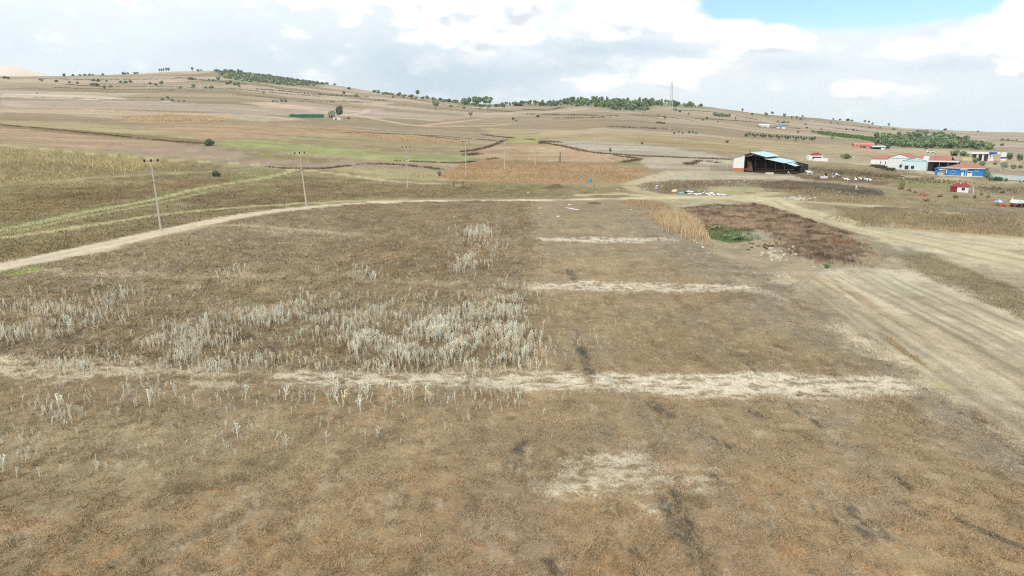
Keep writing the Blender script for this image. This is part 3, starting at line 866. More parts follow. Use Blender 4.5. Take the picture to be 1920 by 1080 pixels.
M = {}
def mk(k, c, **kw): M[k] = mat_plain(k, alb(c), **kw)
mk('concrete', (194, 186, 168), var=.08, scale=2, dirt=alb((150, 140, 122)))
mk('insulator', (48, 42, 40), rough=.4)
mk('mast_haze_grey', (196, 194, 190))  # grey lightened: distance haze put into the mast colour
mk('steel', (120, 116, 110), rough=.6)
mk('white_wall', (236, 238, 236), var=.05, scale=.5, dirt=alb((214, 212, 204)))
mk('cream_wall', (226, 220, 206), var=.06, scale=.5, dirt=alb((196, 186, 168)))
mk('teal_wall', (206, 226, 228), var=.05, scale=.6, dirt=alb((188, 206, 206)))
mk('teal_trim', (120, 176, 178), var=.05)
mk('roof_teal', (184, 216, 222), rough=.5, var=.10, scale=.35, dirt=alb((140, 168, 168)), spec=.5)
mk('tile_red', (180, 118, 98), var=.18, scale=.8, dirt=alb((138, 86, 72)))
mk('tile_dark_red', (150, 62, 58), var=.12, scale=1.5, dirt=alb((120, 56, 54)))
mk('red_wall', (140, 56, 60), var=.10, scale=1.5)
mk('brick', (190, 128, 84), var=.2, scale=2)
mk('pink_brick', (206, 136, 118), var=.12, scale=1)
mk('blue_wall', (40, 132, 202), var=.06, scale=.8, dirt=alb((40, 116, 184)))
mk('dark_wood', (52, 46, 40), var=.25, scale=2)
mk('rusty', (104, 72, 56), var=.3, scale=3)
mk('grey_wall', (150, 146, 136), var=.12, scale=1)
mk('dark_glass', (52, 60, 66), rough=.15, spec=.6)
mk('yellow', (216, 198, 146), var=.06)
mk('sign_blue', (46, 92, 170), var=.05)
mk('green_net', (40, 112, 84), var=.15, scale=.6)
mk('soil_floor', (66, 58, 48), var=.3)
mk('red_cloth', (206, 58, 56), rough=.9)
mk('blue_cloth', (120, 156, 212), rough=.9)
mk('lilac_cloth', (206, 204, 226), rough=.9)
mk('white_cloth', (240, 236, 232), rough=.9)
mk('green_paint', (40, 130, 104))
mk('red_paint', (190, 56, 44), rough=.5)
mk('rubber', (40, 40, 40))
mk('blue_plastic', (70, 150, 205), rough=.4)
mk('plastic_white', (236, 236, 236), rough=.5)
mk('plastic_blue', (130, 190, 226), rough=.5)
mk('plastic_grey', (206, 212, 222), rough=.5)
mk('plastic_tan', (216, 196, 156), rough=.7)
mk('plastic_red', (190, 110, 90), rough=.6)
mk('stone_pale', (206, 196, 176), var=.2, scale=4)
mk('bark', (96, 84, 70), var=.25, scale=6)
mk('log', (178, 156, 122), var=.3, scale=5)
M['leaf'] = mat_attr('leaf')
M['straw'] = mat_attr('straw')
M['weed'] = mat_attr('weed')


def mat_cow():
    m, b, bs = new_mat('cow_hide')
    tc = b.new('ShaderNodeTexCoord').outputs['Object']
    rnd = b.new('ShaderNodeObjectInfo').outputs['Random']
    n = b.noise(b.m('ADD', 0, 0) if False else tc, 1.5, 1.0, .4)
    mask = b.smooth(b.m('ADD', n, b.m('MULTIPLY', b.m('SUBTRACT', rnd, .5), .24)), .49, .52)
    b.put(bs.inputs['Base Color'], b.mix(mask, tuple(alb((236, 230, 220))), tuple(alb((40, 36, 34)))))
    bs.inputs['Roughness'].default_value = .8
    return m


# ------------------------------------------------------------------ buildings
def build_barn():
    o, rz, L = frame((1374, 320.8), (1496, 327.0))
    s = L / 24.6; D = 19.0
    t = thing('barn', 'open fronted cattle barn with stepped pale turquoise metal roofs', 'barn', o, rz)
    RX, RZ_ = 6.6 * s, 6.1
    MB().prism([(0, 4.4), (0, 1.05), (4.3 * s, 1.05), (4.3 * s, 5.35)], 0, .12).build('sheet_wall', M['white_wall'], t)
    MB().box(0, 4.3 * s, -.03, .16, -.4, 1.04).build('brick_base', M['brick'], t)
    MB().box(-.12, -.002, .0, D, -.4, 4.3).build('side_wall', M['grey_wall'], t)
    MB().prism([(0.0, -.4), (L * .985, -.4), (L * .985, 2.0), (12.6 * s, 4.0), (RX, 5.8), (0, 4.25)], D - .2, D).build('back_wall', M['dark_wood'], t)
    MB().box(L * .985, L * .985 + .15, D * .3, D, -.4, 1.9).build('end_wall', M['dark_wood'], t)
    MB().box(.02, L * .97, .3, D - .22, -.3, .04).build('floor_slab', M['soil_floor'], t)
    MB().prism([(4.32 * s, .05), (6.6 * s, .05), (5.9 * s, 2.9), (4.32 * s, 3.3)], 4.0, 4.15).build('partition', M['brick'], t)
    MB().box(.02, L * .97, D * .45, D * .45 + .12, .05, 2.6).build('stall_wall', M['dark_wood'], t)
    MB().box(4.6 * s, 7.4 * s, -.2, .3, .35, .95).build('feed_rail', M['rusty'], t)
    # roofs: left pitch, right pitch, clerestory step, lower roof, lean-to
    MB().slab((-.5, -.5, 4.38), (RX, -.5, RZ_), (RX, D + .3, RZ_), (-.5, D + .3, 4.38), .09).build('roof', M['roof_teal'], t)
    MB().slab((RX + .01, -.5, RZ_), (12.9 * s, -.5, 4.72), (12.9 * s, D + .3, 4.72), (RX + .01, D + .3, RZ_), .09).build('roof', M['roof_teal'], t)
    MB().slab((12.1 * s, -.7, 4.2), (19.6 * s, -.7, 2.95), (19.6 * s, D, 2.95), (12.1 * s, D, 4.2), .09).build('roof', M['roof_teal'], t)
    MB().slab((19.9 * s, 1.5, 2.8), (23.2 * s, 1.5, 1.95), (23.2 * s, D * .72, 1.95), (19.9 * s, D * .72, 2.8), .08).build('roof', M['roof_teal'], t)
    MB().prism([(4.3 * s, 5.3), (RX, 5.98), (12.8 * s, 4.62), (12.8 * s, 4.3), (RX, 5.55), (4.3 * s, 4.75)], -.1, .02).build('gable_truss', M['rusty'], t)
    for x, h in ((4.4, 5.0), (8.6, 5.3), (12.5, 4.1), (16.2, 3.4), (19.6, 2.8), (22.9, 1.9)):
        MB().box(x * s - .09, x * s + .09, -.08, .1, -.4, h).build('post', M['dark_wood'], t)
    for x, h in ((8.6, 5.3), (12.5, 4.1), (16.2, 3.4)):
        MB().box(x * s - .09, x * s + .09, D * .5, D * .5 + .18, -.4, h).build('post', M['dark_wood'], t)
    m = MB()
    for z in (.45, .95): m.tube([(8.6 * s, -.12, z), (22.8 * s, -.12, z)], .05, 5)
    m.build('gate_rail', M['rusty'], t)
    MB().tube([(RX - .6, .8, RZ_ - .3), (RX - .6, .8, RZ_ + 1.1)], .16, 6).build('chimney', M['steel'], t)
    # trough and pale blocks before the front
    q = P(1443, 327)
    tt = thing('water_trough', 'pale concrete trough before the dark open barn front', 'trough', q, rz)
    MB().box(-1.2, 1.2, -.3, .3, -.1, .16).box(-1.2, 1.2, -.3, -.2, .16, .62).box(-1.2, 1.2, .2, .3, .16, .62).box(-1.2, -1.1, -.2, .2, .16, .62).box(1.1, 1.2, -.2, .2, .16, .62).build('basin', M['stone_pale'], tt)
    # metal railing left of the barn
    a, rz2, L2 = frame((1331, 319.5), (1371, 320.5))
    ft = thing('railing', 'grey upright bar railing running left from the white barn wall', 'fence', a, rz2)
    n = 14
    for k in range(n + 1):
        MB().box(k * L2 / n - .04, k * L2 / n + .04, -.04, .04, -.3, 1.9).build('post', M['steel'], ft)
    for z in (.5, 1.1, 1.75): MB().box(0, L2, -.075, -.045, z, z + .07).build('rail', M['steel'], ft)


def window(parent, x0, x1, z0, z1, y=0.0, frame_mat='white_wall', glass='dark_glass'):
    w = MB().box(x0, x1, y - .06, y - .004, z0, z0 + .08).box(x0, x1, y - .06, y - .004, z1 - .08, z1).box(x0, x0 + .08, y - .06, y - .004, z0 + .08, z1 - .08).box(x1 - .08, x1, y - .06, y - .004, z0 + .08, z1 - .08).build('window', M[frame_mat], parent)
    MB().box(x0 + .08, x1 - .08, y - .035, y - .006, z0 + .08, z1 - .08).build('pane', M[glass], w)
    return w


def build_hall():
    o, rz, L = frame((1664, 316.5), (1738, 319.4))
    t = thing('white_hall', 'large white gabled hall with teal trim beside the blue house', 'building', o, rz)
    wA, wB = L * .56, L
    D = 16.0
    MB().prism([(0, -1.5), (wA, -1.5), (wA, 4.0), (wA * .5, 5.25), (0, 4.0)], 0, D).build('wall', M['white_wall'], t)
    MB().slab((-.3, -.2, 3.92), (wA * .5, -.2, 5.36), (wA * .5, D + .3, 5.36), (-.3, D + .3, 3.92), .1).build('roof', M['tile_red'], t)
    MB().slab((wA * .5 + .005, -.2, 5.36), (wA + .3, -.2, 3.92), (wA + .3, D + .3, 3.92), (wA * .5 + .005, D + .3, 5.36), .1).build('roof', M['tile_red'], t)
    MB().box(0, wA, -.05, -.004, 3.72, 3.9).build('trim', M['teal_trim'], t)
    x0 = wA * .72
    MB().prism([(x0, -1.5), (wB, -1.5), (wB, 3.3), ((x0 + wB) / 2, 3.95), (x0, 3.3)], -2.2, -.06).build('front_wing', M['teal_wall'], t)
    MB().slab((x0 - .2, -2.4, 3.28), ((x0 + wB) / 2, -2.4, 4.06), ((x0 + wB) / 2, -.06, 4.06), (x0 - .2, -.06, 3.28), .08).build('wing_roof', M['teal_wall'], t)
    MB().slab(((x0 + wB) / 2 + .005, -2.4, 4.06), (wB + .2, -2.4, 3.28), (wB + .2, -.06, 3.28), ((x0 + wB) / 2 + .005, -.06, 4.06), .08).build('wing_roof', M['teal_wall'], t)
    MB().box(x0, wB, -2.25, -2.204, 2.95, 3.12).build('trim', M['teal_trim'], t)
    window(t, wA * .52, wA * .66, .5, 1.7)
    for a, b_ in ((.10, .28),): window(t, x0 + (wB - x0) * a, x0 + (wB - x0) * b_, .0, 1.5, -2.2)
    window(t, x0 + (wB - x0) * .36, x0 + (wB - x0) * .52, .2, 1.5, -2.2)
    # red-roofed range behind, chimney box
    MB().box(wA + .05, wB + 5.5, 8.0, D, -.5, 3.0).build('rear_wall', M['white_wall'], t)
    MB().slab((wA + .05, 7.4, 3.05), (wB + 6, 7.4, 3.05), (wB + 5.6, 12.0, 4.5), (wA + .05, 12.0, 4.5), .1).build('roof', M['tile_red'], t)
    MB().slab((wA + .05, 12.01, 4.5), (wB + 5.6, 12.01, 4.5), (wB + 6, D + .5, 3.05), (wA + .05, D + .5, 3.05), .1).build('roof', M['tile_red'], t)
    MB().box(wB - 1.6, wB, .8, 2.2, 3.2, 4.7).build('chimney', M['white_wall'], t)
    MB().tube([(wB + 1.6, 2.5, 3.3), (wB + 1.6, 2.5, 5.6)], .07, 5).build('flue', M['steel'], t)
    # open shed with white fascia
    o2, rz2, L2 = frame((1739, 323.5), (1786, 322.5))
    t2 = thing('open_shed', 'dark open shed with white flat roof edge behind the blue house', 'shed', o2 + np.array([0, .6, 0]), rz)
    L2 = 8.6
    MB().box(.1, L2, 5.2, 5.4, -.4, 3.6).build('back_wall', M['dark_wood'], t2)
    MB().box(.1, 1.5, .3, .5, -.4, 3.6).build('side_wall', M['dark_wood'], t2)
    MB().box(-.1, L2 + .3, -.1, 5.5, 3.62, 3.76).build('roof', M['grey_wall'], t2)
    MB().box(-.2, L2 + .4, -.22, -.104, 3.5, 3.95).build('fascia', M['white_wall'], t2)
    for x in (3.4, 5.9, L2 - .1): MB().box(x - .08, x + .08, .1, .26, -.4, 3.6).build('post', M['grey_wall'], t2)
    # long low house to the left
    o3, rz3, L3 = frame((1632, 309.5), (1664, 310.9))
    t3 = thing('low_house', 'long low white house with red tiled roof, left of the gabled hall', 'house', o3, rz3)
    MB().box(0, L3, 0, 7.5, -1.2, 2.5).build('wall', M['white_wall'], t3)
    MB().hip(0, L3, 0, 7.5, 2.52, 4.1, 1.5).build('roof', M['tile_red'], t3)
    window(t3, L3 * .55, L3 * .62, .6, 1.7); window(t3, L3 * .82, L3 * .9, .4, 1.6)


def build_blue_house():
    o, rz, L = frame((1767, 329.0), (1842, 332.2))
    t = thing('blue_house', 'bright blue single storey house with terracotta hip roof and white doors', 'house', o, rz)
    k = L / 76.0                                     # metres per reference pixel along the front
    H = 16.5 * k
    Dp = 8.5
    MB().box(0, L, 0, Dp, -.4, H).build('wall', M['blue_wall'], t)
    MB().hip(0, L, 0, Dp, H + .01, H + 9.5 * k, L * .38, over=.45).build('roof', M['tile_red'], t)
    MB().box(-.45, L + .45, -.47, -.455, H - .02, H + .16).build('gutter', M['white_wall'], t)
    MB().box(-.2, L + .2, -.9, -.01, -.4, .1).build('plinth', M['cream_wall'], t)
    w = MB().box(6 * k, 8 * k, -.05, -.004, 6 * k, 14 * k).build('window', M['white_wall'], t)
    window(t, 17.5 * k, 22 * k, 5 * k, 11.5 * k)
    for x0, x1, h in ((36 * k, 40.5 * k, 11.5 * k), (47 * k, 56.5 * k, 10.5 * k)):
        d = MB().box(x0, x1, -.07, -.004, .11, h).build('door', M['cream_wall'], t)
        MB().box(x0 + .2, x0 + .2 + .35 * (x1 - x0), -.09, -.072, h * .68, h * .9).build('pane', M['dark_glass'], d)
        if x1 - x0 > 1.2: MB().box(x1 - .2 - .35 * (x1 - x0), x1 - .2, -.09, -.072, h * .68, h * .9).build('pane', M['dark_glass'], d)
    MB().box(34 * k, 48 * k, -.75, -.08, 13.2 * k, 14.6 * k).build('porch_roof', M['white_wall'], t)
    MB().tube([(44.8 * k, -.6, .1), (44.8 * k, -.6, 13.2 * k)], .09, 6).build('column', M['cream_wall'], t)
    m = MB()
    for i, x in enumerate((60, 61.6, 63.2, 65, 66.6)): m.box(x * k, (x + (.9 if i % 2 else 1.2)) * k, -.04, -.004, 11.2 * k, 12.6 * k)
    m.build('lettering', M['white_cloth'], t)
    # lower annex at the left end
    MB().box(-17 * k, -.004, .8, 6.5, -.4, H * .92).build('annex', M['blue_wall'], t)
    MB().slab((-17.6 * k, .3, H * .93), (-.004, .3, H * .93 + .1), (-.004, 6.8, H * 1.05), (-17.6 * k, 6.8, H * 1.05), .1).build('annex_roof', M['blue_wall'], t)
    MB().box(-5.8 * k, 4 * k, -.35, -.01, .1, H * .78).build('porch_wall', M['grey_wall'], t)
    MB().slab((-7.5 * k, -.7, H * .80), (5 * k, -.7, H * .84), (5 * k, -.02, H * .9), (-7.5 * k, -.02, H * .86), .08).build('porch_canopy', M['white_wall'], t)
    # pale wall strip along the yard
    for pa, pb, h, mat, lab in (((1738, 325), (1766, 329.8), .7, 'cream_wall', 'low pale yard wall between the white hall and the blue house'),
                                ((1857, 334.0), (1925, 339.5), 1.15, 'teal_wall', 'long pale turquoise wall right of the blue house')):
        a, r2, l2 = frame(pa, pb)
        w = thing('yard_wall', lab, 'wall', a, r2)
        MB().box(0, l2, 0, .22, -.5, h).build('masonry', M[mat], w)
        MB().box(-.04, l2 + .04, -.05, .27, h + .002, h + .08).build('coping', M['white_wall'], w)


def build_cottage():
    o, rz, L = frame((1794, 360.2), (1815, 361.6))
    k = L / 21.4
    t = thing('red_cottage', 'tiny cottage with dark red roof, red side wall and white front', 'cottage', o, rz + R(2))
    D = 26 * k
    H = 11.3 * k
    MB().prism([(0, -.3), (L, -.3), (L, H), (0, H)], 0, D).build('wall', M['white_wall'], t)
    MB().prism([(-13.5 * k, -.3), (-.004, -.3), (-.004, H), (-13.5 * k, H)], .05, D).build('red_side_wall', M['red_wall'], t)
    MB().hip(-13.5 * k, L, 0, D, H + .005, H + 8.2 * k, 9 * k, over=1.3 * k, t=.06).build('roof', M['tile_dark_red'], t)
    MB().box(3 * k, 4.6 * k, D * .35, D * .35 + 1.6 * k, H + 4 * k, H + 8.6 * k).build('chimney', M['cream_wall'], t)
    window(t, 8.5 * k, 14.5 * k, H * .42, H * .86, 0.0, 'dark_wood')
    MB().box(L + .004, L + 9 * k, .25, D * .8, -.3, H * .72).build('shed_annex', M['grey_wall'], t)
    MB().box(L + 9 * k + .004, L + 10.5 * k, -.1, .3, -.3, H * .85).build('gate_post', M['cream_wall'], t)


def build_other_buildings():
    # small white house with red roof
    o, rz, L = frame2(1520, 1550, 301.8)
    t = thing('white_cottage', 'small white house with dark red roof and walled terrace, right of the barn', 'house', o, rz)
    k = L / 29.5
    MB().box(0, 23 * k, 3, 10, -.4, 9 * k).build('wall', M['white_wall'], t)
    MB().hip(5 * k, 22 * k, 3.4, 9.6, 9 * k + .01, 14 * k, 5 * k, over=.15).build('roof', M['tile_dark_red'], t)
    MB().box(6 * k, 21 * k, 2.9, 2.996, 3.0 * k, 7.0 * k).build('window', M['dark_glass'], t)
    MB().box(6.5 * k, L, -.1, .1, -1.0, 5 * k).build('terrace_wall', M['white_wall'], t)
    MB().box(20.5 * k, L, 1.0, 2.9, -.4, 4.5 * k).build('terrace', M['cream_wall'], t)
    # pink brick shed, dark shed
    o, rz, L = frame2(1604, 1637, 277.5)
    t = thing('brick_shed', 'long pinkish brick shed with pale red roof before the grove', 'shed', o, rz)
    k = L / 33
    MB().box(0, L, 0, 8, -.5, 6 * k).build('wall', M['pink_brick'], t)
    MB().slab((-.3, -.3, 6 * k), (L + .3, -.3, 6 * k), (L + .3, 4, 9 * k), (-.3, 4, 9 * k), .12).build('roof', M['pink_brick'], t)
    MB().slab((-.3, 4.01, 9 * k), (L + .3, 4.01, 9 * k), (L + .3, 8.3, 6 * k), (-.3, 8.3, 6 * k), .12).build('roof', M['pink_brick'], t)
    for x0, x1, h in ((10, 12, 4.2), (14, 18.5, 3.2)): MB().box(x0 * k, x1 * k, -.06, -.004, 0, h * k).build('opening_shade_panel', M['dark_glass'], t)  # dark panels stand for the shade inside the openings
    o, rz, L = frame2(1637.5, 1660, 280)
    t = thing('lean_shed', 'low dark open shed with shiny roof, right of the pink brick shed', 'shed', o, rz)
    k = L / 23
    MB().box(0, L, 4.8, 5, -.4, 5 * k).build('back_wall', M['dark_wood'], t)
    for x in (.2, L * .5, L - .2): MB().box(x - .1, x + .1, .2, .4, -.4, 4.2 * k).build('post', M['dark_wood'], t)
    MB().slab((-.3, 0, 4.2 * k), (L + .3, 0, 4.2 * k), (L + .3, 5.2, 6.2 * k), (-.3, 5.2, 6.2 * k), .1).build('roof', M['roof_teal'], t)
    MB().box(14 * k, 20 * k, -.3, .5, -.3, 2.6 * k).build('wall', M['white_wall'], t)
    # roadside station with canopy
    o, rz, L = frame2(1838, 1884, 303)
    k = L / 46
    t = thing('roadside_station', 'roadside station with white and blue canopy on pillars', 'building', o, rz)
    MB().box(-8 * k, 20 * k, 3, 9, 13 * k, 16.5 * k).build('canopy', M['white_wall'], t)
    MB().box(20.01 * k, 33 * k, 2.9, 9, 13.2 * k, 16.2 * k).build('canopy_band', M['sign_blue'], t)
    MB().box(33.01 * k, 38 * k, 3, 9, 13 * k, 16.4 * k).build('canopy', M['white_wall'], t)
    MB().box(1 * k, 34 * k, 8.4, 8.8, -.4, 13 * k).build('back_wall', M['grey_wall'], t)
    for x in (3, 12, 22, 26): MB().box(x * k - .35, x * k + .35, 3.6, 4.2, -.4, 13 * k).build('pillar', M['white_wall'], t)
    for x in (5.5, 14.5, 28): MB().box(x * k, (x + 4) * k, 8.3, 8.396, .5, 9 * k).build('window', M['dark_glass'], t)
    MB().box(22.5 * k, 29 * k, 3.4, 3.6, .2, 5 * k).build('panel', M['white_wall'], t)
    MB().box(-19 * k, -1 * k, 5, 5.3, -.4, 6.5 * k).build('yellow_wall', M['yellow'], t)
    q = P(1880, 304)
    t = thing('sign_pylon', 'tall roadside sign pylon banded white, blue and yellow', 'sign', q, rz)
    MB().box(-4 * k, 4 * k, -.3, .3, 9 * k, 17 * k).build('white_panel', M['white_wall'], t)
    MB().box(-4 * k, 4 * k, -.29, .29, 6 * k, 8.99 * k).build('blue_panel', M['sign_blue'], t)
    MB().box(-4 * k, 4 * k, -.3, .3, 3.2 * k, 5.99 * k).build('white_panel', M['white_wall'], t)
    MB().box(-4 * k, 4 * k, -.29, .29, -.4, 3.19 * k).build('yellow_panel', M['yellow'], t)
    # small far ones
    def small(name, label, cat, pa, pb, h, depth, wall, roof, rh, dark=True):
        o, rz, L = frame2(pa[0], pb[0], pb[1], -8)
        t = thing(name, label, cat, o, rz)
        s = o[1] / LENS_F
        MB().box(0, L, 0, depth, -.6, h * s).build('wall', M[wall], t)
        MB().slab((-.3, -.3, h * s + .12), (L + .3, -.3, h * s + .12), (L + .3, depth / 2, (h + rh) * s), (-.3, depth / 2, (h + rh) * s), .12).build('roof', M[roof], t)
        MB().slab((-.3, depth / 2 + .01, (h + rh) * s), (L + .3, depth / 2 + .01, (h + rh) * s), (L + .3, depth + .3, h * s + .12), (-.3, depth + .3, h * s + .12), .12).build('roof', M[roof], t)
        if dark: MB().box(L * .3, L * .5, -.08, -.004, 0, h * s * .7).build('door', M['dark_glass'], t)
        return t
    small('greenhouse', 'white plastic covered greenhouse on the far right slope', 'greenhouse', (1425, 237.8), (1442, 238.2), 3.2, 8, 'plastic_white', 'plastic_white', 2.2, False)
    small('far_house', 'bright blue roofed house on the far right slope', 'house', (1458, 240.8), (1472, 241.2), 3.4, 9, 'white_wall', 'blue_wall', 2.6)
    small('field_shed', 'low white shed under a pair of trees by the green fence', 'shed', (624.5, 223.6), (638, 224.6), 4.2, 6, 'cream_wall', 'white_wall', .8)
    small('field_hut', 'low white hut beside bushes on the left slope', 'hut', (303, 190.8), (322, 191.4), 1.6, 5, 'cream_wall', 'white_wall', .6, False)
    small('field_store', 'white roofed store behind the left end of the green fence', 'shed', (549, 217.6), (561, 218.4), 3.0, 6, 'white_wall', 'white_wall', 1.6)
    # green netted fence
    o, rz, L = frame((543, 219.2), (608, 224.0))
    s = o[1] / LENS_F
    t = thing('green_fence', 'long dark green netted fence on the brown slope', 'fence', o, rz)
    n = 12
    for k in range(n):
        MB().box(k * L / n + .06, (k + 1) * L / n - .06, 0, .12, -.5, 4.9 * s).build('panel', M['green_net'], t)
        MB().box(k * L / n - .055, k * L / n + .055, -.05, .17, -.5, 5.3 * s).build('post', M['green_net'], t)


build_barn(); build_hall(); build_blue_house(); build_cottage(); build_other_buildings()


# ------------------------------------------------------------------ poles and the mast
def build_poles():
    root = thing('utility_pole', 'x', 'utility pole', (0, 0, 0))
    H = 9.8
    MB().lathe([(.145, -.3), (.135, 2), (.115, 6), (.09, H)], 10).build('shaft', M['concrete'], root)
    MB().box(-.95, .95, -.05, .05, H + .02, H + .12).build('crossarm', M['concrete'], root)
    m = None
    for x in (-.88, 0, .88):
        me = MB().lathe([(.03, 0), (.05, .08), (.11, .12), (.13, .28), (.11, .42), (.04, .46)], 8)
        if m is None:
            io = me.build('insulator', M['insulator'], root, (x, 0, H + .12)); m = io.data
        else: link('insulator', m, root, (x, 0, H + .12))
    MB().box(-.24, .24, -.14, .14, H * .72, H * .72 + .09).build('bracket', M['steel'], root)
    near = [((302, 432.5), 298, 2.0, 8, 'concrete pole with three black insulators, nearest one left beside the dirt road'),
            ((575, 388), 284, 4.2, -6, 'leaning concrete pole by the bend where dirt road and grass track meet'),
            ((764.5, 352), 274, .3, 4, 'slim concrete pole before the green strip, left of the orange maize field'),
            ((874, 332.5), 264, .3, 12, 'concrete pole at the left corner of the orange maize field'),
            ((946, 318.5), 261, -.6, 15, 'stout concrete pole standing in the middle of the orange maize field')]
    far = [((1004, 310), 262), ((1088, 283.5), 256), ((1117, 287.5), 256), ((1144, 271), 254), ((1166, 283), 270), ((1186, 271.5), 256), ((1204, 260), 240), ((1284, 270), 257),
           ((1369, 281), 262), ((1475, 291), 264), ((1740, 303), 291), ((1804, 276), 259), ((1815, 310), 293), ((1849, 319), 297), ((1875, 324), 303), ((678, 201.5), 193)]
    FAR_POLES = dict(zip([f[0] for f in far], ['faint pole rising from the right part of the orange maize', 'thin pole at the near edge of the grey field, first of two', 'thin pole at the near edge of the grey field, second of two',
        'faint short pole at the top edge of the grey field, left one', 'short pole standing inside the grey field', 'faint short pole at the top edge of the grey field, right one', 'yellowish pole on the tan slope above the grey field', 'faint pole on the olive strip left of the barn',
        'faint pole beside the olive patch just above the barn', 'faint pole on the tan field right behind the barn roof', 'pale pole rising behind the white hall roofs', 'tall pale pole against the dense green grove', 'brown pole behind the blue house roof',
        'thin pole beside the tree right of the blue house', 'thin pole behind the turquoise wall at the right', 'tiny dark pole on the slope right of the green fence']))
    first = True
    for (bx, by), ty, lean, tw, lab in near + [(a, b_, 0, 10, None) for a, b_ in far]:
        o = root if first else dup(root); first = False
        p = P(bx, by)
        d = px_dir(bx, ty); h = CAM_H + d[2] / d[1] * p[1] - p[2]
        s = h / (H + .6)
        o.location = tuple(p); o.scale = (s ** .4, s ** .4, s)
        o.rotation_euler = (0, -R(lean), R(tw))
        if lab: tag(o, lab, 'utility pole')
        else: tag(o, FAR_POLES[(bx, by)], 'utility pole', 'distant utility poles across the fields')
    p = P(1600.5, 308)
    t = thing('lamp_post', 'thick pale concrete post beside the road near the white cottage', 'post', p)
    MB().lathe([(.28, -.3), (.22, 2.5), (.2, 2.8)], 8).build('base', M['concrete'], t)
    MB().lathe([(.11, 2.8), (.08, 7.6)], 8).build('shaft', M['concrete'], t)
    # lattice mast on the hill
    p = P(1258, 207)
    hgt = 50 * p[1] / LENS_F
    t = thing('lattice_mast', 'tall slender lattice radio mast on the wooded hill', 'radio mast', p)
    b0, b1 = 2.0, .7
    for sx in (-1, 1):
        for sy in (-1, 1):
            MB().tube([(sx * b0, sy * b0, -1), (sx * b1, sy * b1, hgt)], [.2, .1], 5).build('leg', M['mast_haze_grey'], t)
    m = MB(); n = 16
    for k in range(n):
        z0, z1 = k * hgt / n, (k + 1) * hgt / n
        a0 = b0 + (b1 - b0) * k / n; a1 = b0 + (b1 - b0) * (k + 1) / n
        for q in range(4):
            c = [(-1, -1), (1, -1), (1, 1), (-1, 1)]
            u, v = c[q], c[(q + 1) % 4]
            m.tube([(u[0] * a0, u[1] * a0, z0), (v[0] * a1, v[1] * a1, z1)], .06, 4)
            m.tube([(v[0] * a0, v[1] * a0, z0), (u[0] * a1, u[1] * a1, z1)], .06, 4)
    m.build('bracing', M['mast_haze_grey'], t)
    for z in (.82, .9, .97): MB().box(-1.5, -.7, -.5, .5, hgt * z - 1.3, hgt * z + 1.3).build('antenna', M['white_wall'], t)
    MB().box(3, 7, -2, 2, -1, 2.6).build('cabinet', M['grey_wall'], t)
    # fence posts by the pasture
    for i, (x, y) in enumerate(((851, 351), (868, 350), (1050, 303.5))):
        q = P(x, y)
        o = MB().lathe([(.09, -.2), (.08, 1.3), (.05, 1.42)], 6).build('fence_post', M['dark_wood'], None, q)
        tag(o, ['dark wooden stub post, left one of two below the maize field', 'dark wooden stub post, right one of two below the maize field', 'short dark post at the edge of the pinkish field'][i], 'post')
        if i == 2: o.scale = (2.0, 2.0, 2.6)


build_poles()


# ------------------------------------------------------------------ trees and shrubs
def leaf_cloud(kind, n, seed, col, spread):
    """crown made of many leaf-clump faces; unit height, sits on z=0"""
    g = np.random.default_rng(seed)
    lobes = []
    if kind == 'tree':
        lobes = [((0, 0, .66), (.27, .27, .30))] + [((g.uniform(-.2, .2), g.uniform(-.2, .2), g.uniform(.45, .82)), (g.uniform(.12, .2),) * 3) for _ in range(7)]
    elif kind == 'shrub':
        lobes = [((0, 0, .42), (.42, .42, .42))] + [((g.uniform(-.45, .45), g.uniform(-.4, .4), g.uniform(.25, .62)), (g.uniform(.16, .3),) * 3) for _ in range(7)]
    elif kind == 'poplar':
        lobes = [((0, 0, .58), (.17, .17, .42))] + [((g.uniform(-.12, .12), g.uniform(-.12, .12), g.uniform(.3, .9)), (g.uniform(.08, .13),) * 3) for _ in range(6)]
    elif kind == 'sparse':
        lobes = [((g.uniform(-.3, .3), g.uniform(-.25, .25), g.uniform(.5, .9)), (g.uniform(.08, .16),) * 3) for _ in range(8)]
    vol = np.array([l[1][0] * l[1][1] * l[1][2] for l in lobes]) ** .67
    w = g.choice(len(lobes), n, p=vol / vol.sum())
    c = np.array([l[0] for l in lobes])[w]; rad = np.array([l[1] for l in lobes])[w]
    d = g.normal(size=(n, 3)); d /= np.linalg.norm(d, axis=1)[:, None]
    pos = c + d * rad * (g.uniform(.35, 1.08, n) ** .6)[:, None]
    pos[:, 2] = np.maximum(pos[:, 2], .03)
    s = g.uniform(.6, 1.4, n) * spread
    nrm = d + g.normal(0, .55, (n, 3)); nrm /= np.linalg.norm(nrm, axis=1)[:, None]
    a = np.cross(nrm, g.normal(size=(n, 3))); a /= np.linalg.norm(a, axis=1)[:, None]
    b_ = np.cross(nrm, a)
    v = np.stack([pos + a * s[:, None], pos - a * s[:, None] * .6 + b_ * s[:, None] * .8, pos - a * s[:, None] * .5 - b_ * s[:, None] * .8], 1).reshape(-1, 3)
    tint = np.repeat(np.array(col)[None] * g.uniform(.62, 1.4, n)[:, None] * (1 + g.normal(0, .08, (n, 3))), 3, 0)
    return v, np.arange(3 * n).reshape(-1, 3), np.clip(tint, .005, .8)


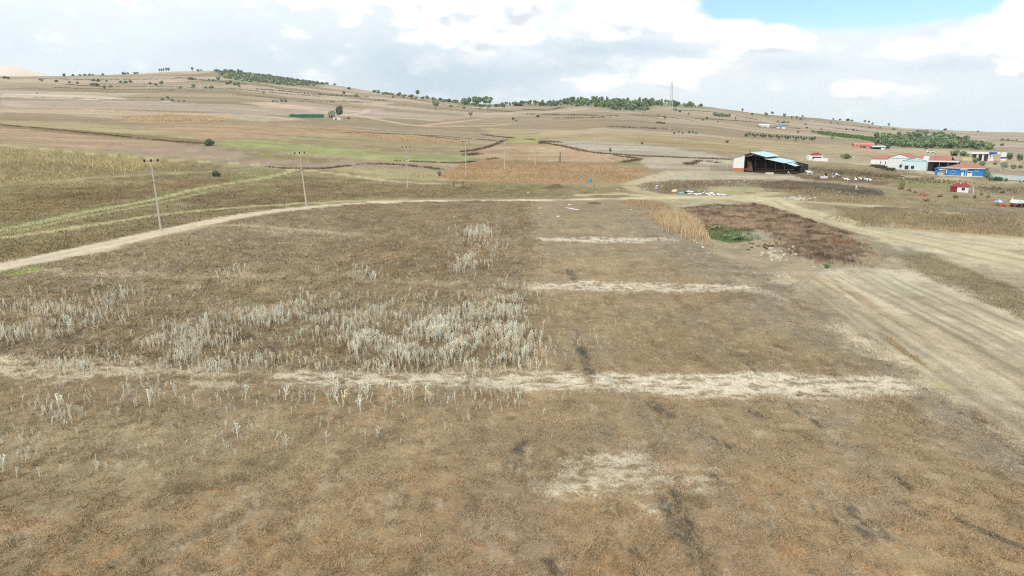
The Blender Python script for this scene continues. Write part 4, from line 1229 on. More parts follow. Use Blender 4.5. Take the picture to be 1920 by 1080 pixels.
def trunk_mb(kind, seed):
    g = np.random.default_rng(seed)
    m = MB()
    m.tube([(0, 0, -.05), (.01, 0, .2), (.0, .01, .5), (.01, 0, .72)], [.036, .03, .022, .01], 6)
    for k in range(5 if kind != 'sparse' else 9):
        a = g.uniform(0, 6.28); z = g.uniform(.28, .55); l = g.uniform(.18, .34)
        m.tube([(0, 0, z), (math.cos(a) * l * .5, math.sin(a) * l * .5, z + .13), (math.cos(a) * l, math.sin(a) * l, z + g.uniform(.2, .34))], [.016, .011, .004], 5)
    return m


GREENS = {'dark': (108, 122, 92), 'mid': (128, 146, 104), 'pale': (164, 170, 140), 'bright': (138, 162, 106), 'olive': (148, 146, 100), 'brown': (158, 138, 108), 'hazy': (136, 148, 130)}
PROTO = {}


def proto(kind, green, n, k):
    key = (kind, green, n, k)
    if key not in PROTO:
        sp = {'tree': .085, 'shrub': .11, 'poplar': .06, 'sparse': .05}[kind] * (500 / n) ** .33
        v, f, t = leaf_cloud(kind, n, hash((kind, green)) % 1000 * 0 + 31 * k + len(kind) + 7 * len(green), alb(GREENS[green]), sp)
        cr = mesh_np('crown', v, f, M['leaf'], t)
        tr = trunk_mb(kind, k + 3).mesh('trunk', M['bark'])
        # one-piece version for plants a few pixels tall
        tv = np.array([q for q in trunk_mb(kind, k + 3).v]); tf = []
        for fc in trunk_mb(kind, k + 3).f:
            for i in range(1, len(fc) - 1): tf.append((fc[0], fc[i], fc[i + 1]))
        one = mesh_np('plant', np.vstack([v, tv]), np.vstack([f, np.array(tf) + len(v)]), M['leaf'], np.vstack([t, np.tile(alb((96, 84, 70)), (len(tv), 1))]))
        PROTO[key] = (cr, tr, one)
    return PROTO[key]


def part3(x, lo, hi):
    t = (x - lo) / (hi - lo)
    return ('left end', 'left half', 'middle', 'right half', 'right end')[min(4, max(0, int(t * 5)))]


def plant(name, kind, green, px, py, hpx, wf, label, cat, group=None, one=False, n=260):
    p = P(px, py)
    h = hpx * p[1] / LENS_F * 1.02
    cr, tr, on = proto(kind, green, n, random.randrange(4))
    rz = random.uniform(0, 6.28)
    if one:
        o = link(name, on, None, p, rz); tag(o, label, cat, group)
    else:
        o = thing(name, label, cat, p, rz, group)
        link('crown', cr, o); link('trunk', tr, o)
    o.location.z -= .02 * h
    o.scale = (h * wf, h * wf, h)
    return o


def build_trees():
    S = 'shrub'; T = 'tree'
    # ones that can be told apart
    plant('round_bush', S, 'dark', 393, 273, 15, 1.05, 'dense dark green bush at the left end of the bright green strip', 'bush', n=700)
    plant('round_bush', S, 'dark', 403, 331, 13, .95, 'low dark bush in the pasture right of the maize stubble', 'bush', n=700)
    plant('broad_tree', T, 'dark', 636, 222, 23, .85, 'tall dark tree behind the low white shed', 'tree', n=600)
    plant('grey_tree', S, 'pale', 621, 221.5, 17, .75, 'grey green bushy tree left of the tall dark one', 'tree', n=600)
    plant('dry_bush', S, 'brown', 653.5, 223.5, 6, .8, 'small brown bush right of the low white shed', 'bush')
    plant('bare_tree', 'sparse', 'brown', 882, 222, 12, .8, 'lone thin leafed brown tree amid pale fields', 'tree')
    plant('willow_tree', T, 'pale', 816, 206, 21, .9, 'pale green spreading tree below the left end of the ridge wood', 'tree', n=500)
    plant('ridge_tree', T, 'hazy', 783, 179, 12, 1.05, 'big round tree standing alone on the ridge line', 'tree', n=500)
    plant('ridge_tree', T, 'hazy', 361, 132, 7.5, 1.05, 'single dark tree on top of the left hill', 'tree')
    plant('field_tree', T, 'dark', 1144, 287.5, 10, .75, 'small dark tree at the corner of the grey field', 'tree', n=300)
    plant('olive_tree', S, 'olive', 1690, 356, 19, .55, 'olive green tree beside the cattle yard', 'tree', n=700)
    plant('dry_bush', S, 'brown', 1704, 360, 9, .75, 'brown bush right of the olive green tree', 'bush', n=300)
    plant('house_tree', S, 'mid', 1851, 334, 16, .6, 'leafy green tree at the right end of the blue house', 'tree', n=700)
    plant('round_bush', S, 'mid', 1587, 298, 12, 1.15, 'wide green bush beside the road, right of the white cottage', 'bush', n=400)
    plant('round_bush', S, 'mid', 1789, 292, 12, 1.3, 'wide green bush before the station, left half of a pair', 'bush', n=400)
    plant('round_bush', S, 'mid', 1807, 293, 11, 1.3, 'wide green bush before the station, right half of a pair', 'bush', n=400)
    plant('orchard_tree', T, 'mid', 1827, 309.5, 14, .95, 'green tree just left of and below the station wall', 'tree', n=400)
    plant('orchard_tree', S, 'mid', 1842, 311, 11, .7, 'green tree below the station canopy', 'tree', n=400)
    plant('orchard_tree', S, 'dark', 1893, 299, 14, .75, 'dark green tree right of the sign pylon', 'tree', n=400)
    plant('orchard_tree', S, 'dark', 1913, 301, 13, .7, 'dark green tree by the right picture edge beside the road', 'tree', n=400)
    plant('orchard_tree', S, 'mid', 1865, 309.5, 7, .7, 'small round green tree on the bank below the station', 'tree')
    plant('orchard_tree', S, 'pale', 1880, 314, 12, .9, 'pale green loose tree on the bank below the sign pylon', 'tree', n=400)
    plant('orchard_tree', S, 'mid', 1900, 316.5, 10, .75, 'round green tree on the bank, left of the last one', 'tree', n=300)
    plant('orchard_tree', S, 'mid', 1912, 316, 8, .7, 'round green tree on the bank, last one to the right', 'tree', n=300)
    plant('round_bush', S, 'dark', 1663, 278.5, 13, .8, 'dark round tree beside the low dark shed', 'tree', n=400)
    plant('round_bush', S, 'dark', 1641, 272, 6.5, .9, 'dark shrub just behind the pink brick shed', 'bush')
    plant('dry_bush', S, 'brown', 1204, 270.5, 6, .9, 'brownish bush at the upper edge of the grey field', 'bush')
    plant('dry_bush', S, 'olive', 1364, 268, 7, .8, 'olive bush on the tan field above the barn', 'bush')
    plant('dry_bush', S, 'brown', 824, 330, 11, .7, 'brown thorn bush at the ditch end beside the orange maize', 'bush', n=300)
    plant('dry_bush', S, 'brown', 1014, 269, 7, 1.6, 'dark scrubby bush where three fields meet', 'bush', n=300)
    plant('dry_bush', S, 'dark', 1827, 372, 8, .6, 'dark slim shrub in front of the tiny cottage', 'bush', n=300)
    plant('round_bush', S, 'mid', 1378, 449, 12, 2.4, 'low bright green bush beside the dumped soil', 'bush', n=800)
    plant('round_bush', S, 'olive', 1338, 432, 13, 1.9, 'green weedy shrub at the foot of the golden reeds', 'bush', n=600)
    plant('round_bush', S, 'mid', 1549, 502, 9, 1.2, 'small dark green bush alone on the pale dirt', 'bush', n=400)
    for x, y, h, w in ((1738, 378, 7, 1.4), (1762, 369, 6, 1.6), (1792, 372, 7, 1.5), (1852, 371, 7, .9), (1840, 366, 6, 1), (1716, 362, 5, 1.4), (1880, 362, 6, 1.6)):
        plant('dry_bush', S, 'brown', x, y, h, w, 'brown dry bush on the grass around the tiny cottage', 'bush', 'dry bushes around the tiny cottage', n=200)
    # scattered over the left hill
    left = [(9, 147, 5), (15, 148, 5), (78, 152, 5), (121, 145.5, 7.5), (137, 142.5, 4.5), (150, 142, 3.5), (160, 142, 4), (167, 142, 4.5), (173, 142, 4), (193, 141.5, 5), (105, 154, 5), (130, 156, 4), (146, 157, 4.5), (177, 152, 5), (185, 153, 6),
            (200, 153, 4), (176, 160, 5), (182, 161, 6.5), (170, 160, 4), (196, 168, 7.5), (208, 164, 5), (226, 155, 5), (236, 156, 6), (245, 155, 6), (232, 140, 6), (240, 139.5, 4), (252, 139, 4), (258, 138.5, 3.5), (282, 158, 5), (292, 160.5, 5.5), (303, 160.5, 9),
            (354, 150, 6), (359, 150, 6), (367, 150, 5), (363, 166, 8), (338, 166, 5), (385, 166, 5), (397, 166, 6), (410, 154, 10), (425, 158, 6), (433, 159, 8), (440, 160, 6), (446, 160, 6), (449, 163, 4), (400, 152, 4), (392, 151, 4),
            (304, 188, 5), (315, 189, 9), (323, 190.5, 6), (335, 190.5, 3), (345, 190.5, 4), (495, 175, 4.5), (512, 191, 5), (519, 191, 4), (529, 191, 5.5), (535, 191, 4.5), (613, 156, 5), (627, 158, 4), (655, 168, 6), (645, 176, 6), (668, 181, 6), (600, 178, 4),
            (750, 181, 8), (757, 182, 5), (738, 183, 4), (772, 186, 5), (832, 194, 7), (845, 201, 6), (800, 183, 5), (70, 176, 2.5), (277, 184, 2.5), (370, 132, 4), (377, 132, 3.5), (620, 191.5, 3), (625, 191.5, 3), (612, 191.5, 3), (930, 200, 6), (945, 201, 7), (915, 203, 4), (870, 204, 4), (900, 205, 4)]
    for x, y, h in left:
        plant('hill_shrub', S if h < 7 else T, random.choice(['hazy', 'dark', 'hazy']), x, y, h, random.uniform(.85, 1.25), 'small dark shrub %s on the %s of the left hill' % ('high' if y < 150 else 'low', part3(x, 0, 800)), 'shrub', 'left hill shrubs, %s, %s' % ('high' if y < 150 else 'low', part3(x, 0, 800)), one=h < 8, n=150)
    for x in (299, 303, 307.5, 312, 317):
        plant('lollipop_tree', T, 'hazy', x, 135.5, random.uniform(7, 8.5), .7, 'thin stemmed small tree in a row on the left hilltop', 'tree', 'row of thin trees on the left hilltop', n=150)
    right = [(962, 227, 7), (968, 227, 3), (1008, 220, 5), (1111, 221, 3), (1132, 220, 4), (1247, 224, 7), (1234, 218, 4), (1291, 217, 6), (1317, 226, 5), (1325, 227, 8), (1346, 229, 3), (1379, 225, 6), (1392, 210, 7), (1410, 218, 6.5), (1437, 219, 8), (1241, 232, 4), (1237, 231, 4), (1245, 232, 4), (1232, 231, 4),
             (1264, 251, 5), (1272, 251, 6), (1280, 251, 5), (1292, 251, 6), (1299, 251, 6), (1306, 251, 5), (1267, 209, 6), (1275, 210, 5), (1448, 212.5, 6.5), (1470, 222, 9.5), (1484, 224, 6), (1493, 224.5, 6.5), (1501, 225, 5), (1505, 219, 4.5), (1562, 224, 4), (1575, 225, 4), (1589, 227, 5.5), (1597, 226, 4),
             (1622, 230, 6), (1629, 231, 6), (1636, 232, 5), (1666, 238, 7), (1675, 244, 5), (1771, 245.5, 5.5), (1833, 247.5, 3), (1458, 230, 4.5), (1466, 231, 4), (1471, 231, 5), (1478, 231, 4), (1510, 234, 3.5), (1512, 241, 4), (1558, 231, 3.5), (1570, 232, 3.5), (1587, 244, 4), (1600, 245, 4), (1607, 246, 3.5), (1645, 253, 6), (1660, 255, 5.5),
             (1668, 255, 6), (1496, 251, 6), (1561, 260, 5), (1492, 265, 4), (1630, 240, 3), (1650, 241, 3), (1700, 250, 3.5), (1720, 248, 5), (1728, 248.5, 5.5), (1736, 249, 5), (1880, 262, 4), (1890, 263, 4), (1905, 264, 3), (1735, 280, 5), (1880, 273, 5), (1785, 251, 3), (1540, 243, 3), (1523, 246, 3)]
    for x, y, h in right:
        plant('slope_shrub', S if h < 6 else T, random.choice(['hazy', 'dark', 'mid']), x, y, h, random.uniform(.8, 1.2), 'small green shrub %s on the %s of the right slopes' % ('high' if y < 228 else 'low', part3(x, 960, 1910)), 'shrub', 'right slope shrubs, %s, %s' % ('high' if y < 228 else 'low', part3(x, 960, 1910)), one=h < 8, n=150)
    # planted row
    for k in range(26):
        x = 1400 + k * 5.1; y = 256 + k * .31
        plant('row_tree', T if k % 3 else S, 'dark', x, y, random.uniform(6, 8.5), .72, 'small dark tree in the straight planted row above the barn', 'tree', 'planted row of small trees above the barn', n=150)
    # wood patches: individual trees
    def inside(poly, n, gap):
        out = []
        xs = [p[0] for p in poly]; ys = [p[1] for p in poly]
        pa = np.array(poly, float); tries = 0
        while len(out) < n and tries < 20000:
            tries += 1
            x = random.uniform(min(xs), max(xs)); y = random.uniform(min(ys), max(ys))
            if in_poly(np.array([x]), np.array([y]), pa)[0] and all(abs(x - a) > gap or abs(y - b_) > gap * .35 for a, b_ in out): out.append((x, y))
        return sorted(out, key=lambda q: q[1])
    for x, y in inside([(1638, 262), (1700, 259), (1760, 258), (1800, 266), (1858, 278), (1862, 282), (1800, 279), (1720, 277), (1668, 275), (1640, 268)], 120, 4.5):
        plant('grove_tree', random.choice([T, S, S]), random.choice(['bright', 'mid', 'mid', 'dark']), x, y, random.uniform(10.5, 15.5), random.uniform(.85, 1.1), 'leafy tree at the %s of the dense green grove behind the white hall' % part3(x, 1638, 1862), 'tree', 'grove trees, %s' % part3(x, 1638, 1862), n=260)
    for x, y in inside([(938, 197), (960, 196), (1000, 195.5), (1060, 192), (1130, 188), (1200, 191), (1260, 195), (1338, 203), (1300, 202), (1230, 199), (1180, 205), (1100, 200), (1000, 199), (940, 199)], 290, 1.5):
        plant('hill_tree', random.choice([T, T, S, 'poplar']), random.choice(['hazy', 'mid', 'dark', 'bright', 'hazy']), x, y, random.uniform(4, 10) if x > 950 else random.uniform(4, 8), random.uniform(.9, 1.5), 'small tree at the %s of the open wood on the middle hill' % part3(x, 938, 1340), 'tree', 'hill wood trees, %s' % part3(x, 938, 1340), n=150, one=True)
    for x, y in inside([(404, 134), (440, 132.5), (500, 142), (560, 151), (606, 158), (596, 161), (540, 161), (500, 157), (450, 152), (420, 146)], 240, 1.6):
        plant('hilltop_bush', S, random.choice(['hazy', 'bright', 'hazy', 'mid']), x, y, random.uniform(2.6, 5), random.uniform(.9, 1.6), 'low bush at the %s of the green thicket on the left hilltop' % part3(x, 404, 606), 'bush', 'hilltop thicket bushes, %s' % part3(x, 404, 606), n=150, one=True)
    for x, y in inside([(866, 195), (918, 194), (918, 199), (866, 199)], 14, 2.5):
        plant('copse_tree', T, random.choice(['pale', 'hazy', 'mid']), x, y, random.uniform(11, 17), random.uniform(.9, 1.1), 'pale green tree in the rounded copse on the saddle', 'tree', 'trees of the copse on the saddle', n=260)
    for k in range(70):
        x = random.uniform(690, 945); yy = float(np.interp(x, [690, 780, 850, 905, 945], [171, 182, 191, 198, 198]))
        if random.random() < .35 and x < 800: continue
        plant('ridge_shrub', S, random.choice(['hazy', 'hazy', 'dark', 'mid']), x, yy + random.uniform(0, 3), random.uniform(3, 6.5), random.uniform(.9, 1.4), 'shrub at the %s of the uneven hedge along the saddle ridge' % part3(x, 690, 945), 'shrub', 'saddle ridge shrubs, %s' % part3(x, 690, 945), n=150, one=True)
    for k in range(45):
        x = random.uniform(500, 620); yy = float(np.interp(x, [500, 560, 620], [142, 151, 158.5]))
        plant('crest_shrub', S, 'hazy', x, yy + random.uniform(0, .8), random.uniform(2.5, 4.5), random.uniform(.9, 1.4), 'shrub in the line along the left hill crest', 'shrub', 'shrubs along the left hill crest', n=150, one=True)
    for x, y in inside([(1130, 198), (1170, 200), (1218, 206), (1200, 208), (1150, 206)], 30, 2.2) + inside([(1335, 214), (1372, 217), (1368, 220), (1340, 218)], 14, 2):
        plant('slope_bush', S, random.choice(['hazy', 'mid', 'dark']), x, y, random.uniform(3.5, 6.5), random.uniform(.9, 1.5), 'bush in the dark thickets on the slope of the middle hill', 'bush', 'bushes of the thickets on the middle slope', n=150, one=True)


build_trees()


def strip_plants(name, line_px, width, hgt, dens, cols, label=None, blade=.5, seed=1, mat='weed', kind='stuff', lean=.5):
    """many upright tapering leaves standing along a line of the ground: hedge lines, ditch weeds"""
    g = np.random.default_rng(seed)
    w = at(*spline(line_px, 6).T)[:, :2]
    seg = np.hypot(*(w[1:] - w[:-1]).T); tot = seg.sum()
    n = int(tot * dens)
    t = g.uniform(0, tot, n); cs = np.concatenate([[0], np.cumsum(seg)])
    i = np.clip(np.searchsorted(cs, t) - 1, 0, len(seg) - 1)
    f = (t - cs[i]) / seg[i]
    xy = w[i] + (w[i + 1] - w[i]) * f[:, None] + g.normal(0, width / 2, (n, 2))
    gap = fbm(xy[:, 0] / 6, xy[:, 1] / 6, seed + 60, 3)
    keep = gap > .36
    return blades(name, xy[keep], hgt * (.5 + gap[keep]), blade, cols, label, g, mat, lean, kind)


def blades(name, xy, h, wid, cols, label, g, mat='weed', lean=.5, kind='stuff', tint=None, zoff=0.0):
    n = len(xy)
    h = np.broadcast_to(h, (n,)) * g.uniform(.6, 1.3, n)
    z = gz(xy[:, 0], xy[:, 1]) - .05 + zoff
    a = g.uniform(0, 6.28, n)
    wv = np.column_stack([np.cos(a), np.sin(a), np.zeros(n)]) * (np.broadcast_to(wid, (n,)) * g.uniform(.5, 1.4, n))[:, None] * .5
    b0 = np.column_stack([xy, z])
    l = g.normal(0, lean, (n, 2))
    top = b0 + np.column_stack([l * h[:, None], h])
    v = np.stack([b0 - wv, b0 + wv, top], 1).reshape(-1, 3)
    if tint is None:
        c = np.array([alb(q) for q in cols]); tint = c[g.integers(0, len(c), n)] * g.uniform(.75, 1.25, n)[:, None]
    me = mesh_np(name, v, np.arange(3 * n).reshape(-1, 3), M[mat], np.repeat(tint, 3, 0))
    o = link(name, me)
    tag(o, kind=kind)
    if label: o['label'] = label
    return o


def build_verges():
    dk = [(116, 100, 74), (128, 112, 82), (96, 84, 62)]
    hz = [(122, 120, 98), (134, 124, 100), (112, 114, 94)]
    ditches = [([(600, 317), (640, 313), (680, 308), (740, 309), (800, 314), (826, 318)], .9, .8), ([(500, 313), (540, 316), (600, 316)], .8, .8), ([(740, 302), (800, 304), (860, 306), (905, 301), (930, 297)], .9, .7), ([(866, 285), (895, 281), (920, 274), (945, 264)], 1.2, .9),
               ([(872, 292), (885, 290), (900, 289)], 1.6, 1.2), ([(1014, 267), (1060, 275), (1100, 284), (1150, 291), (1192, 297)], .8, 1.0), ([(1110, 286.5), (1180, 291.5), (1280, 296), (1372, 299.5)], 1.0, .9),
               ([(1168, 305), (1190, 301), (1198, 298)], 1.2, 1.0), ([(1286, 304), (1292, 309), (1310, 301)], .7, .8), ([(1330, 303), (1345, 306)], 1.2, 1.2), ([(0, 234), (100, 243), (200, 253), (300, 263), (385, 270)], .8, .9), ([(905, 253), (960, 259), (1000, 262)], .9, .8),
               ([(630, 248), (760, 252), (860, 262)], .6, .8), ([(700, 250), (800, 254), (930, 264)], .7, .6), ([(1010, 266), (1030, 266), (1055, 268)], 1.3, 1.2)]
    for i, (l, h, wd) in enumerate(ditches): strip_plants('ditch_weeds', l, wd * 2, h * .62, 20, dk, None, .3, 100 + i, lean=.5)
    hedges = [([(480, 167), (540, 172), (600, 178), (690, 181)], 1.8), ([(430, 166), (480, 171), (560, 178), (600, 181)], 1.4), ([(60, 147), (130, 149), (200, 150), (330, 148)], 1.2), ([(330, 146), (400, 152), (460, 158)], 1.4), ([(120, 158), (200, 163), (320, 163), (440, 168)], 1.0), ([(100, 164), (220, 168), (380, 170)], .9),
              ([(980, 214), (1080, 216), (1160, 218)], 1.2), ([(1040, 222), (1100, 221), (1140, 220)], 1.0), ([(980, 205), (1030, 207), (1050, 201)], 1.2), ([(1180, 216), (1230, 218), (1300, 226)], 1.0), ([(1260, 206), (1340, 211), (1420, 225)], 1.2), ([(1140, 238), (1200, 240), (1270, 243)], 1.2), ([(1300, 222), (1400, 228), (1480, 236)], 1.0),
              ([(1420, 238), (1450, 239), (1500, 241)], 1.0), ([(700, 188), (724, 189)], 2.0), ([(730, 178), (850, 199), (960, 210)], 1.0), ([(440, 178), (560, 186), (700, 192)], .8), ([(560, 190), (680, 192)], .8), ([(1500, 222), (1620, 238), (1760, 250)], 1.0), ([(1560, 240), (1700, 256)], .9), ([(1860, 262), (1925, 266)], 1.2), ([(0, 182.5), (120, 184), (250, 188)], .6)]
    for i, (l, h) in enumerate(hedges): strip_plants('hedge_row', l, 3.5, h * .85, 4.0, hz, None, 1.1, 140 + i, lean=.5)
    vine = [(104, 126, 74), (120, 138, 84), (92, 112, 66)]
    for k in range(6):
        strip_plants('vine_rows', [(1522 + 3 * k, 247.5 + k * .8), (1560 + 3 * k, 250.5 + k * 1.2), (1610 + 4 * k, 257 + k * 1.3), (1642 + 2 * k, 262 + k * 1.2)], 2.5, 1.9, 9, vine, None, 1.0, 170 + k)
    strip_plants('garden_hedge', [(1868, 338), (1895, 340), (1930, 342)], 2.0, 1.1, 60, [(60, 92, 66), (70, 100, 70)], None, .5, 180)
    strip_plants('garden_hedge', [(1640, 312), (1660, 317), (1672, 320)], 1.4, .9, 40, [(90, 98, 70), (76, 84, 60)], None, .5, 181)
    # cattle-yard clumps of dark vegetation
    for k, (l, h) in enumerate([([(1510, 316), (1560, 320), (1620, 325), (1660, 330)], .35), ([(1530, 322), (1590, 327), (1640, 331)], .3), ([(1650, 328), (1700, 335), (1730, 337)], .55), ([(1600, 333), (1650, 336)], .3), ([(1735, 340), (1760, 344)], .5), ([(1830, 352), (1880, 357), (1925, 360)], .45)]):
        strip_plants('yard_weeds', l, 9.0, h * .8, 24, [(108, 96, 74), (124, 110, 80), (96, 86, 68)], None, .4, 185 + k)


build_verges()


def scatter_poly(poly_px, n, g, maxtry=6):
    """points spread over a ground polygon, evenly as seen from the camera's side of the field (denser near)"""
    pa = np.array(poly_px, float)
    lo, hi = pa.min(0), pa.max(0)
    pts = np.zeros((0, 2))
    while len(pts) < n:
        q = g.uniform(lo, hi, (n * 3, 2)); q = q[in_poly(q[:, 0], q[:, 1], pa)]
        pts = np.vstack([pts, q])
    return at_many(pts[:n, 0], pts[:n, 1])[:, :2]


def build_crops():
    g = np.random.default_rng(50)
    # pale broken maize stalks on the left
    xy = scatter_poly([(0, 278), (120, 286), (260, 299), (300, 312), (240, 322), (120, 308), (0, 294)], 2600, g)
    blades('maize_stubble', xy, 1.25, .16, [(206, 184, 124), (190, 170, 116), (214, 196, 142)], None, g, 'straw', .35)
    xy = scatter_poly([(0, 290), (160, 308), (300, 300), (440, 316), (330, 322), (190, 330), (70, 340), (0, 349)], 3000, g)
    blades('maize_stubble', xy, .8, .14, [(186, 168, 118), (170, 150, 104), (150, 134, 92), (200, 180, 130)], None, g, 'straw', .6)
    # orange-brown standing dry maize
    xy = scatter_poly([(822, 333), (862, 310), (920, 300), (1010, 304), (1130, 308), (1212, 319), (1180, 338), (1100, 343), (960, 341), (850, 338)], 7000, g)
    u, v = rowcoord(xy[:, 0], xy[:, 1], R(24)); k = np.round(u / 2.4) * 2.4
    a = R(24); xy = np.column_stack([(u * .35 + k * .65) * math.cos(a) + v * math.sin(a), -(u * .35 + k * .65) * math.sin(a) + v * math.cos(a)])
    blades('dry_maize', xy, .42, .2, [(186, 150, 106), (166, 130, 90), (200, 166, 120), (154, 120, 84)], None, g, 'straw', .25)
    xy = scatter_poly([(215, 219), (320, 214), (440, 222), (420, 229), (260, 229)], 1500, g)
    blades('dry_maize', xy, .8, .5, [(192, 160, 116), (176, 144, 104)], None, g, 'straw', .25)
    xy = scatter_poly([(640, 250), (760, 257), (880, 266), (860, 270), (720, 262)], 1200, g)
    blades('dry_maize', xy, .7, .4, [(190, 154, 110), (176, 140, 100)], None, g, 'straw', .25)
    # reeds
    xy = scatter_poly([(1222, 412), (1240, 398), (1280, 400), (1312, 424), (1330, 450), (1300, 446), (1262, 436)], 3600, g)
    blades('golden_reeds', xy, 1.0, .07, [(210, 184, 136), (196, 168, 122), (222, 202, 160), (180, 150, 108)], None, g, 'straw', .14)
    xy = scatter_poly([(1158, 380), (1180, 374), (1240, 378), (1262, 392), (1240, 398), (1200, 390)], 2200, g)
    blades('golden_reeds', xy, .5, .08, [(178, 154, 120), (164, 138, 104), (192, 168, 132)], None, g, 'straw', .25)
    xy = scatter_poly([(1215, 400), (1235, 396), (1260, 432), (1330, 452), (1345, 470), (1300, 455), (1240, 430)], 1500, g)
    blades('dry_weeds', xy, .5, .07, [(190, 164, 128), (176, 150, 116), (204, 186, 160)], None, g, 'straw', .4)
    xy = scatter_poly([(1322, 424), (1400, 433), (1428, 450), (1370, 457), (1328, 447)], 2600, g)
    blades('green_weeds', xy, .32, .07, [(96, 116, 66), (112, 128, 74), (130, 138, 88), (84, 100, 62)], None, g, 'weed', .4)
    # tall dry weeds on the dumped ground and banks
    xy = scatter_poly([(1475, 358), (1520, 352), (1600, 362), (1660, 370), (1700, 378), (1600, 380), (1500, 376)], 3200, g)
    blades('dry_weeds', xy, .5, .12, [(168, 150, 116), (152, 134, 102), (142, 124, 94), (180, 162, 128)], None, g, 'straw', .35)
    xy = scatter_poly([(1540, 412), (1600, 404), (1720, 408), (1920, 426), (1920, 444), (1740, 432), (1610, 424)], 4200, g)
    blades('dry_weeds', xy, .45, .08, [(160, 142, 108), (142, 126, 96), (174, 156, 118), (150, 142, 98)], None, g, 'straw', .4)
    xy = scatter_poly([(1700, 372), (1920, 376), (1920, 414), (1750, 398)], 2500, g)
    blades('dry_weeds', xy, .35, .1, [(150, 136, 106), (138, 124, 96), (164, 148, 114)], None, g, 'straw', .5)
    xy = scatter_poly([(1200, 345), (1290, 338), (1420, 338), (1500, 345), (1440, 352), (1330, 350), (1260, 356)], 3000, g)
    blades('dry_weeds', xy, .45, .13, [(132, 116, 90), (146, 130, 102), (120, 104, 80)], None, g, 'straw', .5)
    xy = scatter_poly([(1290, 394), (1420, 388), (1540, 422), (1630, 472), (1600, 488), (1500, 482), (1440, 448), (1330, 428)], 3500, g)
    blades('dry_weeds', xy, .22, .07, [(116, 92, 70), (132, 104, 76), (100, 80, 60), (150, 128, 98)], None, g, 'straw', .8)
    xy = scatter_poly([(1690, 478), (1740, 480), (1920, 548), (1920, 600), (1800, 552), (1705, 506)], 3000, g)
    blades('dry_weeds', xy, .2, .05, [(136, 122, 90), (120, 108, 78), (156, 142, 106)], None, g, 'straw', .6)
    xy = scatter_poly([(1640, 620), (1670, 632), (1740, 690), (1760, 704), (1700, 668)], 900, g)
    blades('dry_weeds', xy, .22, .03, [(176, 154, 108), (160, 138, 96)], None, g, 'straw', .5)
    # coarse brown grass of the pasture left of the road, and pale bushes of dry grass
    xy = scatter_poly([(0, 352), (200, 334), (450, 320), (700, 340), (1000, 350), (1000, 372), (700, 370), (560, 385), (300, 428), (0, 495)], 26000, g)
    base = land(xy[:, 0], xy[:, 1])
    dd = np.hypot(xy[:, 0], xy[:, 1])
    blades('rough_pasture', xy, .28, .04 + .0007 * dd, None, None, g, 'straw', .7, tint=base * g.uniform(.7, 1.3, len(xy))[:, None])
    for k, (cx, cy) in enumerate(((488, 316), (470, 319), (345, 388), (786, 330), (805, 332), (770, 328), (1130, 352), (436, 322))):
        xy = at_many(g.normal(cx, 9, 260), g.normal(cy, 1.6, 260))[:, :2]
        blades('dry_grass_clump', xy, .6, .1, [(186, 172, 140), (170, 154, 120), (198, 186, 158)], None, g, 'straw', .4)


build_crops()


# ------------------------------------------------------------------ near field: grass thatch and thistles
def build_grass():
    g = np.random.default_rng(90)
    n = 680000
    px = g.uniform(-40, 1960, n); py = 372 + (1110 - 372) * g.uniform(0, 1, n) ** .85
    dx, dy, dz = px_dir(px, py)
    t = CAM_H / -dz
    x, y = dx * t, dy * t
    k = in_poly(x, y, poly_of([(-80, 520), (200, 472), (440, 414), (620, 386), (760, 378), (1130, 377), (1185, 390), (1440, 512), (1640, 634), (1780, 740), (2000, 880), (2000, 1150), (-80, 1150)]))
    x, y = x[k], y[k]
    base = land(x, y)
    r = np.hypot(x, y)
    clump = fbm(x / .5, y / .5, 301, 3, .6)
    tall = soft_in(x, y, ROUGH_LEFT_W, .8)
    keep = clump + g.uniform(-.2, .2, len(x)) > .42 - .1 * tall
    x, y, base, r, clump, tall = x[keep], y[keep], base[keep], r[keep], clump[keep], tall[keep]
    lum = g.uniform(.6, 1.55, len(x))
    tint = base * lum[:, None]
    straw = g.uniform(0, 1, len(x)) < .2
    tint[straw] = tint[straw] * .5 + alb((206, 188, 152)) * .5
    h = (.04 + .125 * clump) * (1 + .9 * tall)
    blades('dry_grass', np.column_stack([x, y]), h, 0.011 + .0009 * r, None, 'short matted dry grass over the near field', g, 'straw', .95, tint=tint)


build_grass()


